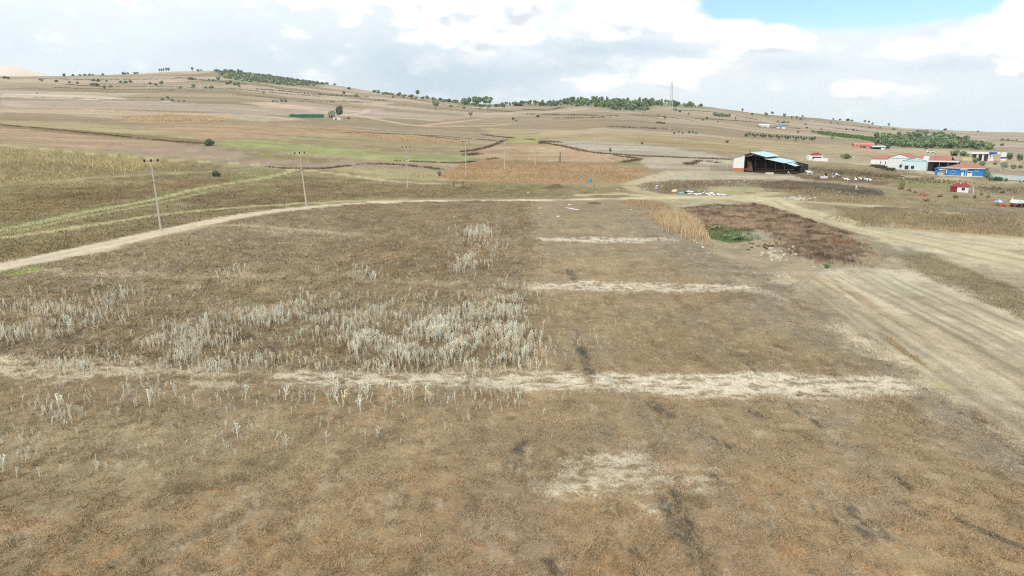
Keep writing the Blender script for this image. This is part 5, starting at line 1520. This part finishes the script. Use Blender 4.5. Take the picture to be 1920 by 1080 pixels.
def thistle_geo(g, n_tip=5):
    """one dry thistle: winged stem, forked upper branches, a seed head on each tip; unit height"""
    vs, fs = [], []
    def rod(p, q, r0, r1, n=3):
        p, q = np.array(p, float), np.array(q, float)
        d = (q - p) / np.linalg.norm(q - p)
        a = np.cross(d, (.3, .9, .1)); a /= np.linalg.norm(a); b_ = np.cross(d, a)
        i = len(vs)
        for c, rr in ((p, r0), (q, r1)):
            for k in range(n):
                t = 6.2832 * k / n; vs.append(c + rr * (math.cos(t) * a + math.sin(t) * b_))
        for k in range(n): fs.append((i + k, i + (k + 1) % n, i + n + (k + 1) % n)); fs.append((i + k, i + n + (k + 1) % n, i + n + k))
    def head(c, s):
        i = len(vs)
        for o_ in ((0, 0, -s), (s, 0, 0), (0, s, 0), (-s, 0, 0), (0, -s, 0), (0, 0, s * 1.1)): vs.append(np.array(c) + np.array(o_))
        for k in range(4):
            a, b_ = i + 1 + k, i + 1 + (k + 1) % 4
            fs.append((i, b_, a)); fs.append((i + 5, a, b_))
    def leaf(p, a, l):
        i = len(vs); p = np.array(p)
        d = np.array([math.cos(a), math.sin(a), .5]); w = np.array([-math.sin(a), math.cos(a), 0]) * .018
        vs.extend([p - w, p + w, p + d * l]); fs.append((i, i + 1, i + 2))
    hs = g.uniform(.5, .72)
    lean = g.normal(0, .05, 2)
    rod((0, 0, -.06), (lean[0] * hs, lean[1] * hs, hs), .024, .02)
    for k in range(7):
        z = g.uniform(.1, hs); leaf((lean[0] * z, lean[1] * z, z), g.uniform(0, 6.28), g.uniform(.05, .11))
    c = np.array([lean[0] * hs, lean[1] * hs, hs])
    a0 = g.uniform(0, 6.28)
    for k in range(n_tip):
        a = a0 + 6.28 * k / n_tip + g.normal(0, .4)
        z0 = g.uniform(.25, 1.0) if k else 1.0
        s = c * z0
        out = g.uniform(.07, .19) if k else .02
        e = s + np.array([math.cos(a) * out, math.sin(a) * out, (1 - s[2]) * g.uniform(.5, 1.0) if k else 1 - s[2]])
        rod(s, e, .018, .014)
        head(e, g.uniform(.026, .04))
    return np.array(vs), np.array(fs)


def build_thistles():
    g = np.random.default_rng(120)
    # patches: (centre px, spread px, count, height m)
    patches = [((110, 598), (75, 20), 170, .95), ((20, 632), (45, 10), 60, .9), ((230, 562), (45, 14), 45, .9), ((490, 603), (48, 15), 170, .85), ((380, 640), (55, 22), 170, .85), ((330, 665), (60, 20), 110, .8), ((180, 692), (70, 16), 120, .8), ((560, 575), (40, 12), 60, .85),
               ((600, 625), (50, 22), 70, .8), ((690, 640), (38, 42), 190, .85), ((700, 590), (40, 18), 70, .85), ((850, 632), (70, 34), 520, .9), ((860, 610), (45, 18), 170, .9), ((955, 610), (42, 44), 220, .9), ((960, 558), (25, 12), 60, .9), ((780, 672), (60, 14), 110, .85), ((950, 668), (40, 16), 60, .8),
               ((898, 441), (20, 6), 90, 1.25), ((905, 470), (30, 14), 60, .9), ((880, 498), (24, 12), 110, 1.05), ((690, 522), (28, 7), 50, .9), ((430, 515), (18, 6), 18, .9), ((440, 690), (90, 12), 70, .7), ((105, 778), (32, 12), 34, .75), ((1045, 500), (22, 6), 24, .5), ((1100, 610), (60, 50), 40, .45),
               ((1230, 615), (70, 30), 22, .35), ((860, 735), (110, 22), 70, .6), ((960, 745), (40, 16), 30, .6), ((640, 745), (110, 16), 24, .75), ((280, 740), (160, 18), 26, .75), ((290, 470), (90, 20), 24, .6), ((240, 560), (110, 40), 60, .6), ((620, 480), (170, 40), 40, .5), ((720, 690), (160, 10), 50, .7)]
    pts, hh = [], []
    for (cx, cy), (sx, sy), n, h in patches:
        n = int(n * 1.75)
        pts.append(np.column_stack([g.normal(cx, sx * .8, n), g.normal(cy, sy * .8, n)])); hh.append(np.full(n, h))
    n = 430
    q = np.column_stack([g.uniform(0, 900, n), g.uniform(725, 900, n)]); q = q[(q[:, 1] - 725) < 190 - q[:, 0] * .12]
    pts.append(q); hh.append(np.full(len(q), .55))
    for x, y, h in ((535, 752, .95), (562, 752, .95), (547, 776, .6), (277, 782, .75), (386, 805, .6), (432, 772, .7), (178, 886, .4), (210, 858, .5), (145, 815, .55), (250, 868, .4), (360, 870, .5), (495, 850, .6), (353, 925, .35), (294, 935, .3), (280, 995, .35), (1110, 770, .65), (643, 765, .65), (670, 766, .55), (774, 775, .55), (815, 790, .6), (940, 770, .5), (20, 880, .6), (5, 885, .6), (940, 750, .5), (750, 835, .5), (799, 850, .6), (1034, 825, .5), (806, 925, .35)):
        pts.append(np.array([[x, y]])); hh.append(np.array([h]))
    pts = np.vstack(pts); hh = np.concatenate(hh)
    ok = (pts[:, 0] > -60) & (pts[:, 1] > 400)
    pts, hh = pts[ok], hh[ok]
    w = at_many(pts[:, 0], pts[:, 1])
    gapn = fbm(w[:, 0] / 1.6, w[:, 1] / 1.6, 401, 3)
    ok = (gapn + g.uniform(-.12, .12, len(w)) > .36) | (pts[:, 1] > 728)
    w, hh = w[ok], hh[ok] * (.55 + .7 * np.clip((gapn[ok] - .3) / .4, 0, 1)) * .62
    pts = pts[ok]
    w[:, 2] = gz(w[:, 0], w[:, 1])
    hh = hh * g.uniform(.7, 1.25, len(hh))
    big = np.argsort(-(hh / np.hypot(w[:, 0], w[:, 1])))
    protos = []
    for k in range(12):
        v, f = thistle_geo(g, 4 + k % 4)
        protos.append((v, f))
    tints = [alb(c) for c in ((240, 226, 200), (226, 212, 186), (244, 233, 210), (230, 213, 180))]
    meshes = []
    for k, (v, f) in enumerate(protos):
        t = np.tile(tints[k % 4], (len(v), 1)) * (.85 + .25 * np.clip(v[:, 2:3], 0, 1))
        meshes.append(mesh_np('thistle', v, f, M['straw'], t))
    for i in big[:300]:
        o = link('dry_thistle', meshes[g.integers(0, 12)], None, w[i])
        o.rotation_euler = (g.normal(0, .13), g.normal(0, .13), g.uniform(0, 6.28))
        s = hh[i] * (1.0 if pts[i][1] < 735 else 1.3)
        o.scale = (s * 1.1, s * 1.1, s) if pts[i][1] < 735 else (s * 1.55, s * 1.55, s)
        x, y = pts[i]
        if y > 735: w_ = ('sparse pale dry thistle at the lower left, on brown grass below the pale strip' if x < 420 else 'sparse pale dry thistle on brown grass just below the middle of the pale strip') if y < 850 else 'small lone dry thistle low down on the rusty foreground soil'
        elif x < 300: w_ = 'pale dry thistle in the far left drift above the pale strip'
        elif x < 620: w_ = 'pale dry thistle in the drift between the left edge and the dense clump'
        elif x < 735: w_ = 'pale dry thistle in the looser clump just left of the dense one'
        else:
            w_ = 'the right fringe of' if x > 955 else ('the front edge of' if y > 668 else ('the front half of' if y > 640 else ('the heart of' if y > 605 else ('the back edge of' if y > 530 else 'a small far patch behind'))))
            w_ = 'pale dry thistle in %s the dense whitish clump above the pale strip' % w_
        tag(o, w_, 'thistle', w_.replace('pale dry thistle', 'thistles').replace('small lone dry thistle', 'lone thistles').replace('sparse ', ''))
    V, F, T = [], [], []; off = 0
    for i in big[300:]:
        v, f = protos[g.integers(0, 12)]
        a = g.uniform(0, 6.28); s = hh[i]
        le = g.normal(0, .14, 2)
        vv = np.column_stack([v[:, 2] * s * le[0] + (v[:, 0] * math.cos(a) - v[:, 1] * math.sin(a)) * s * 1.1, v[:, 2] * s * le[1] + (v[:, 0] * math.sin(a) + v[:, 1] * math.cos(a)) * s * 1.1, v[:, 2] * s]) + w[i]
        V.append(vv); F.append(f + off); off += len(v)
        T.append(np.tile(tints[g.integers(0, 4)] * g.uniform(.8, 1.08), (len(v), 1)))
    o = link('thistle_thicket', mesh_np('thistle_thicket', np.vstack(V), np.vstack(F), M['straw'], np.vstack(T)))
    tag(o, 'thick patches of pale dry thistles farther off', kind='stuff')


build_thistles()


# ------------------------------------------------------------------ animals, rubbish, small things
def skin_mesh(name, joints, edges, mat, sub=1):
    me = bpy.data.meshes.new(name)
    me.from_pydata([j[0] for j in joints], edges, [])
    o = bpy.data.objects.new(name, me); COL.objects.link(o)
    md = o.modifiers.new('skin', 'SKIN')
    for i, j in enumerate(joints): me.skin_vertices[0].data[i].radius = (j[1], j[1] if len(j) < 3 else j[2])
    me.skin_vertices[0].data[0].use_root = True
    ss = o.modifiers.new('sub', 'SUBSURF'); ss.levels = sub
    dg = bpy.context.evaluated_depsgraph_get()
    out = bpy.data.meshes.new_from_object(o.evaluated_get(dg))
    bpy.data.objects.remove(o)
    out.materials.clear(); out.materials.append(mat)
    return out


def build_cows():
    hide = mat_cow()
    def standing(head_z, head_x):
        j = [((0, 0, 1.0), .34), ((-.55, 0, 1.03), .33), ((.55, 0, 1.0), .32), ((.85, 0, (1.15 + head_z) / 2), .17), ((head_x, 0, head_z), .13), ((head_x + .3, 0, head_z - .14), .08),
             ((-.62, .2, .62), .13), ((-.68, .2, .42), .075), ((-.62, .2, .03), .06), ((-.62, -.2, .62), .13), ((-.7, -.2, .42), .075), ((-.66, -.2, .03), .06),
             ((.52, .18, .58), .10), ((.54, .18, .33), .065), ((.53, .18, .03), .055), ((.52, -.18, .58), .10), ((.56, -.18, .33), .065), ((.58, -.18, .03), .055),
             ((-.9, 0, 1.08), .05), ((-.96, 0, .6), .03), ((head_x - .03, .16, head_z + .07), .04), ((head_x - .03, -.16, head_z + .07), .04)]
        e = [(0, 1), (0, 2), (2, 3), (3, 4), (4, 5), (1, 6), (6, 7), (7, 8), (1, 9), (9, 10), (10, 11), (2, 12), (12, 13), (13, 14), (2, 15), (15, 16), (16, 17), (1, 18), (18, 19), (4, 20), (4, 21)]
        return skin_mesh('cow', j, e, hide)
    lying = skin_mesh('cow_lying', [((0, 0, .38), .38), ((-.6, 0, .36), .34), ((.55, 0, .42), .32), ((.85, 0, .72), .16), ((1.1, 0, .92), .13), ((1.36, 0, .82), .08), ((-.5, .38, .16), .12), ((-.1, .5, .09), .06), ((.5, .36, .14), .1), ((.8, .4, .08), .055), ((.3, .42, .07), .05), ((-.95, -.05, .3), .04), ((-1.05, -.3, .08), .03), ((1.06, .16, 1.0), .04), ((1.06, -.16, 1.0), .04)],
                      [(0, 1), (0, 2), (2, 3), (3, 4), (4, 5), (1, 6), (6, 7), (2, 8), (8, 9), (9, 10), (1, 11), (11, 12), (4, 13), (4, 14)], hide)
    up, graze = standing(1.38, 1.12), standing(.38, 1.2)
    for x, y, me, rz, s, lab in ((1517.5, 329, up, 175, 1.05, 'standing white and black cow nearest the barn on the yard'), (1548, 333, graze, 60, 1.0, 'dark cow standing behind the white trough'),
                                 (1566, 334, graze, 10, 1.15, 'large black and white cow standing in the middle of the yard'), (1587.5, 338.5, lying, 150, .8, 'pale cow lying left of the small dark one'),
                                 (1604.5, 338.5, lying, 80, .8, 'small black and white cow lying end on'), (1617, 338.5, lying, 190, 1.0, 'white cow lying beside a black one at the right end of the herd'),
                                 (1629, 339.5, lying, 170, .95, 'black cow lying at the right end of the herd'), (1479, 327, graze, 95, .8, 'small white calf before the dark barn front'),
                                 (1606.5, 357, graze, 60, .85, 'white calf alone on the dark mucky ground')):
        p = P(x, y); p[2] = gz(p[0], p[1])[0]
        o = link('cow', me, None, p, R(rz)); o.scale = (s, s, s)
        tag(o, lab, 'cow')
    p = P(1545, 334.3)
    t = thing('white_trough', 'white bath shaped trough among the cows', 'trough', p, R(5))
    MB().box(-1, 1, -.3, .3, .0, .12).box(-1, 1, -.3, -.22, .12, .6).box(-1, 1, .22, .3, .12, .6).box(-1, -.92, -.22, .22, .12, .6).box(.92, 1, -.22, .22, .12, .6).build('basin', M['white_wall'], t)


build_cows()


def crumple(seed, flat=.6):
    """crumpled bag or sheet: closed uneven lump, unit width"""
    g = np.random.default_rng(seed)
    m = MB()
    prof = []
    n = 9
    rings = [(.30, -.06), (.52, .05), (.50, .22), (.36, .38), (.12, .46)]
    vs, fs = [], []
    for i, (r_, z) in enumerate(rings):
        for k in range(n):
            t = 2 * math.pi * k / n
            q = r_ * (1 + g.normal(0, .22)); vs.append((q * math.cos(t), q * math.sin(t) * .8, z * flat * 1.4 * (1 + g.normal(0, .15))))
    for i in range(len(rings) - 1):
        for k in range(n):
            k2 = (k + 1) % n; fs.append((i * n + k, i * n + k2, (i + 1) * n + k2, (i + 1) * n + k))
    fs += [tuple(range(n - 1, -1, -1)), tuple((len(rings) - 1) * n + k for k in range(n))]
    return m.add(vs, fs)


def build_rubbish():
    meshes = {}
    def bag(px, py, wpx, mat, lab, grp=None, flat=.6):
        k = (random.randrange(5), mat, flat)
        if k not in meshes: meshes[k] = crumple(k[0] + 3, flat).mesh('bag', M[mat])
        p = P(px, py); p[2] = gz(p[0], p[1])[0]
        s = wpx * p[1] / LENS_F
        o = link('rubbish_bag', meshes[k], None, p, random.uniform(0, 6.28)); o.scale = (s, s, s)
        tag(o, lab, 'rubbish', grp)
    bag(1264.5, 360, 12, 'plastic_tan', 'large tan sack at the left end of the rubbish heap')
    bag(1278, 362, 11, 'plastic_blue', 'bright blue sheet in the rubbish heap beside the track', flat=.3)
    bag(1286, 362, 7, 'dark_wood', 'dark sack just right of the blue sheet')
    bag(1340, 364.5, 6, 'plastic_red', 'reddish scrap between white bags in the rubbish heap', flat=.3)
    bag(1232, 350, 6.5, 'plastic_grey', 'grey white bag on the scrub left of the heap')
    bag(1240.5, 350, 5, 'yellow', 'small yellow bag on the scrub left of the heap')
    for x, y, w in ((1208, 354.5, 3.5), (1213, 351.5, 3.5), (1230, 354, 5), (1251, 351, 4), (1246, 343.5, 2.5), (1291, 359.5, 9), (1297, 360.5, 7), (1294, 364, 9), (1303, 363.5, 8), (1312, 364, 9), (1318, 362.5, 6), (1326, 364, 9), (1333, 363.5, 8), (1330, 366, 8), (1347, 366, 8), (1354, 366.5, 9), (1361, 366, 6), (1311, 359, 4), (1321, 359, 3.5), (1368, 342, 4), (1384, 340.5, 3), (1395, 339.5, 3), (1397, 341.5, 3), (1338, 366.5, 7), (1306, 366, 7)):
        bag(x, y, w, random.choice(['plastic_white', 'plastic_grey', 'plastic_white']), 'white plastic bag %s' % ('scattered left of the rubbish heap' if x < 1260 else ('in the left half of the rubbish heap' if x < 1320 else ('in the right half of the rubbish heap' if y > 355 else 'lying on the scrub near the barn'))), 'white rubbish bags, %s' % ('left' if x < 1260 else ('heap left' if x < 1320 else ('heap right' if y > 355 else 'scrub'))), random.choice([.35, .6]))
    for x, y, w in ((907, 378, 4.5), (955, 378.5, 7), (998, 384, 3.5), (1024, 386, 2.5), (1013, 390.5, 6), (1054, 381, 3), (1068, 384, 6), (1046, 405.5, 6.5), (998, 414.5, 3), (851, 407.5, 5), (1057, 368, 4), (1067, 368, 4), (1075, 367, 3), (1128, 352, 3), (1131, 349.5, 3), (1158, 355.5, 4), (1090, 336, 3), (909, 358, 3.5), (847, 356.5, 2.5), (990, 361, 4), (1262, 377, 4), (1281, 377.5, 3), (1313, 396, 4), (1342, 392.5, 2.5), (1238, 390, 4), (1307, 456, 4), (1290, 447, 4),
                    (1318, 464, 6), (1328, 474, 4), (1526, 501, 9), (1183, 393, 3), (1330, 463, 4), (1380, 464, 4)):
        bag(x, y, w, random.choice(['plastic_white', 'stone_pale', 'plastic_white']), 'small white scrap of litter %s' % ('beside the dumped brown soil' if x > 1230 and y > 390 else ('on the field below the dirt road' if y > 372 else 'on the rough grass above the dirt road')), 'white litter, %s' % ('soil' if x > 1230 and y > 390 else ('field' if y > 372 else 'rough grass')), .3)
    # white board, barrel
    p = P(1063, 390.5); q = P(1085, 394.5)
    d = q - p
    t = thing('white_board', 'long white board lying on the grass below the road', 'board', (p + q) / 2 + np.array([0, 0, .06]), math.atan2(d[1], d[0]))
    L = math.hypot(d[0], d[1])
    MB().box(-L / 2, L / 2, -.25, .25, 0, .05).build('board', M['plastic_white'], t)
    MB().box(-L / 2, L / 2, -.29, -.252, 0, .12).build('edge', M['plastic_white'], t)
    p = P(1106, 341)
    t = thing('blue_barrel', 'small bright blue barrel at the edge of the orange maize', 'barrel', p)
    MB().lathe([(.36, 0), (.42, .1), (.42, .42), (.44, .45), (.42, .48), (.42, .82), (.36, .92), (.1, .93)], 12).build('drum', M['blue_plastic'], t)
    MB().lathe([(.08, .93), (.08, .98)], 8, .2).build('cap', M['plastic_white'], t)
    # soil heaps
    def heap(px, py, wpx, hpx, lab, c):
        p = P(px, py); s = p[1] / LENS_F
        nr, na = 9, 26
        vs, fs = [], []
        for i in range(nr):
            rr_ = (i + .02) / (nr - 1)
            for k in range(na):
                t_ = 2 * math.pi * k / na
                x_, y_ = rr_ * math.cos(t_) * wpx * s / 2, rr_ * math.sin(t_) * wpx * s / 3
                hh_ = hpx * s * max(0, 1 - rr_ ** 1.6) * (.45 + 1.1 * fbm(np.array([x_ / 1.2 + px]), np.array([y_ / 1.2]), 5, 3)[0])
                vs.append((x_, y_, hh_ - .1))
        for i in range(nr - 1):
            for k in range(na):
                k2 = (k + 1) % na; fs.append((i * na + k, (i + 1) * na + k, (i + 1) * na + k2, i * na + k2))
        mname = 'heap_soil_%d' % c[0]
        if mname not in M: M[mname] = mat_plain(mname, alb(c), var=.35, scale=1.5, rough=1)
        o = MB().add(vs, fs).build('soil_heap', M[mname], None, p)
        tag(o, lab, 'soil heap')
    heap(1040, 352.5, 44, 8, 'dark brown soil heap below the orange maize', (112, 88, 64))
    heap(1113, 382, 34, 6, 'dark turned soil heap beside the dirt road bend', (110, 90, 66))
    heap(1758, 405, 30, 6, 'dark soil heap on the weedy bank', (104, 92, 76))
    heap(1720, 404, 26, 5, 'low grey brown soil heap beside the darker one', (122, 108, 88))
    heap(1688, 331.5, 20, 3, 'small dark muck heap by the hall yard', (84, 74, 60))
    # rubble rows
    def rubble(name, cx, cy, sx, sy, n, wpx, mats, lab):
        m = MB()
        g = np.random.default_rng(int(cx))
        for _ in range(n):
            q = P(g.normal(cx, sx), g.normal(cy, sy)); q[2] = gz(q[0], q[1])[0]
            s = wpx * q[1] / LENS_F * g.uniform(.5, 1.3); a = g.uniform(0, 6.28)
            b_ = MB().box(-.5, .5, -.3, .3, -.2, .4)
            v = [((x * math.cos(a) - y * math.sin(a)) * s * (1 + g.normal(0, .15)) + q[0], (x * math.sin(a) + y * math.cos(a)) * s + q[1], z * s * (1 + g.normal(0, .2)) + q[2]) for x, y, z in b_.v]
            m.add(v, b_.f)
        o = m.build(name, M[mats]); tag(o, lab, kind='stuff')
    rubble('rubble', 1500, 373, 12, 1.8, 70, 4.5, 'stone_pale', 'pale broken stones along the track')
    rubble('rubble', 1458, 479, 16, 5, 60, 4.5, 'stone_pale', 'pale rubble at the edge of the dumped soil')
    rubble('rubble', 1432, 462, 16, 3, 22, 4.5, 'rusty', 'rusty brown scrap beside the green bush')
    rubble('rubble', 1690, 358, 14, 3, 50, 3.5, 'log', 'broken wood and stones by the olive tree')
    rubble('rubble', 1745, 414, 22, 3, 45, 4.5, 'log', 'pale branches dumped on the bank')
    rubble('rubble', 1736, 365, 6, 1.2, 14, 3.2, 'red_paint', 'reddish scrap on the grass')
    # parasols and covered trailer
    p = P(1873, 385)
    s = p[1] / LENS_F
    t = thing('striped_parasol', 'blue and white striped parasol standing on the grass', 'parasol', p)
    MB().tube([(0, 0, 0), (0, 0, 11 * s)], .03, 6).build('pole', M['steel'], t)
    for k in range(8):
        a0, a1 = k * math.pi / 4, (k + 1) * math.pi / 4
        rr_ = 9 * s
        MB().add([(0, 0, 11.2 * s), (rr_ * math.cos(a0), rr_ * math.sin(a0), 6.6 * s), (rr_ * math.cos(a1), rr_ * math.sin(a1), 6.6 * s), (0, 0, 11.0 * s), (rr_ * math.cos(a0), rr_ * math.sin(a0), 6.2 * s), (rr_ * math.cos(a1), rr_ * math.sin(a1), 6.2 * s)],
                 [(0, 1, 2), (5, 4, 3), (0, 3, 4, 1), (1, 4, 5, 2), (2, 5, 3, 0)]).build('panel', M[('blue_cloth', 'lilac_cloth', 'red_cloth', 'lilac_cloth', 'blue_cloth', 'lilac_cloth', 'blue_cloth', 'red_cloth')[k]], t)
    p = P(1879, 387)
    t = thing('red_tarpaulin', 'bright red cover heaped beside the striped parasol', 'tarpaulin', p)
    m = crumple(42, .8).build('cover', M['red_cloth'], t); m.scale = (11 * s, 8 * s, 11 * s)
    MB().box(-5 * s, 5 * s, -.4, .4, -.05, .12).build('pallet', M['dark_wood'], t)
    p = P(1914, 389)
    t = thing('covered_trailer', 'red farm trailer under a white cover with a green stripe', 'trailer', p, R(4))
    w_ = 18 * s
    MB().box(-w_ / 2, w_ / 2, 0, 1.7, 3.6 * s, 6.2 * s).build('bed', M['red_paint'], t)
    MB().box(-w_ / 2 - .02, w_ / 2 + .02, -.02, 1.72, 6.21 * s, 7.6 * s).build('stripe', M['green_paint'], t)
    MB().prism([(-w_ / 2 - .03, 7.61 * s), (w_ / 2 + .03, 7.61 * s), (w_ / 2 - .1, 12.4 * s), (-w_ / 2 + .25, 13.2 * s)], -.03, 1.73).build('cover', M['white_cloth'], t)
    for x in (-.22, .28):
        for y in (-.05, 1.62): MB().add(*[(lambda b_: b_.v)(MB().lathe([(.2, -.07), (3.2 * s, -.07), (3.2 * s, .07), (.2, .07)], 12)), MB().lathe([(.2, -.07), (3.2 * s, -.07), (3.2 * s, .07), (.2, .07)], 12).f]).build('wheel', M['rubber'], t, (x * w_, y, 3.2 * s)).rotation_euler = (R(90), 0, 0)
    MB().box(w_ / 2, w_ / 2 + 1.2, .8, .9, 3.6 * s, 4.2 * s).build('drawbar', M['red_paint'], t)
    p = P(1898, 376)
    t = thing('white_figure_post', 'short white post standing on the dark grass near the trailer', 'post', p)
    MB().lathe([(.16, -.1), (.1, .2), (.07, .6), (.03, .8)], 7).build('shaft', M['plastic_white'], t)
    # vehicles on the far road
    p = P(1744, 286.3)
    s = p[1] / LENS_F
    t = thing('parked_car', 'tiny pale car on the far road below the grove', 'car', p, R(-12))
    MB().prism([(-2.1, .3), (2.1, .3), (2.1, .8), (1.3, .9), (.8, 1.4), (-1.2, 1.4), (-1.8, .9), (-2.1, .85)], -.85, .85).build('body', M['plastic_white'], t)
    MB().prism([(-1.55, .93), (1.1, .93), (.72, 1.34), (-1.12, 1.34)], -.87, .87).build('window', M['dark_glass'], t)
    for x in (-1.3, 1.35):
        for y in (-.8, .8): MB().lathe([(.1, -.1), (.33, -.1), (.33, .1), (.1, .1)], 10).build('wheel', M['rubber'], t, (x, y, .33)).rotation_euler = (R(90), 0, 0)


build_rubbish()

# pale bare hill far behind the left ridge; its full sun is put into the pale colour
def far_hill():
    a0 = math.atan((30 - 960) / 1350.0); D = 3100.0
    cx, cy = D * math.sin(a0), D * math.cos(a0)
    n = 48
    xs = np.linspace(-1, 1, n)
    A, B = np.meshgrid(xs, xs)
    w = 300.0
    q = np.hypot(A, B)
    top = CAM_H + 2540 * 0.0915
    h = (top + 40) * np.clip(1 - q ** 2.6, 0, 1) ** .9 * (.97 + .06 * fbm(A * 3 + 5, B * 3, 77, 4)) - 40
    v = np.column_stack([(A * w + cx).ravel(), (B * w * 1.5 + cy).ravel(), h.ravel()])
    i = np.arange(n - 1)[:, None] * n + np.arange(n - 1)[None]
    f = np.stack([i, i + 1, i + n + 1, i + n], -1).reshape(-1, 4)
    m = mat_plain('pale_sunlit_soil', alb((236, 212, 192)), var=.1, scale=.02, rough=1)
    o = link('pale_hill', mesh_np('pale_hill', v, f, m, None, True)); tag(o, kind='structure')


far_hill()


# ------------------------------------------------------------------ thin autumn haze over the plain
def build_haze():
    m = bpy.data.materials.new('thin_haze'); m.use_nodes = True
    t = m.node_tree; t.nodes.clear()
    out = t.nodes.new('ShaderNodeOutputMaterial'); v = t.nodes.new('ShaderNodeVolumePrincipled')
    v.inputs['Color'].default_value = (.86, .92, .97, 1); v.inputs['Density'].default_value = HAZE
    v.inputs['Anisotropy'].default_value = .2
    t.links.new(v.outputs[0], out.inputs['Volume'])
    o = MB().box(-3950, 3950, -3950, 3950, -95, 272).build('haze', m)
    tag(o, kind='stuff')


HAZE = 8e-5
build_haze()
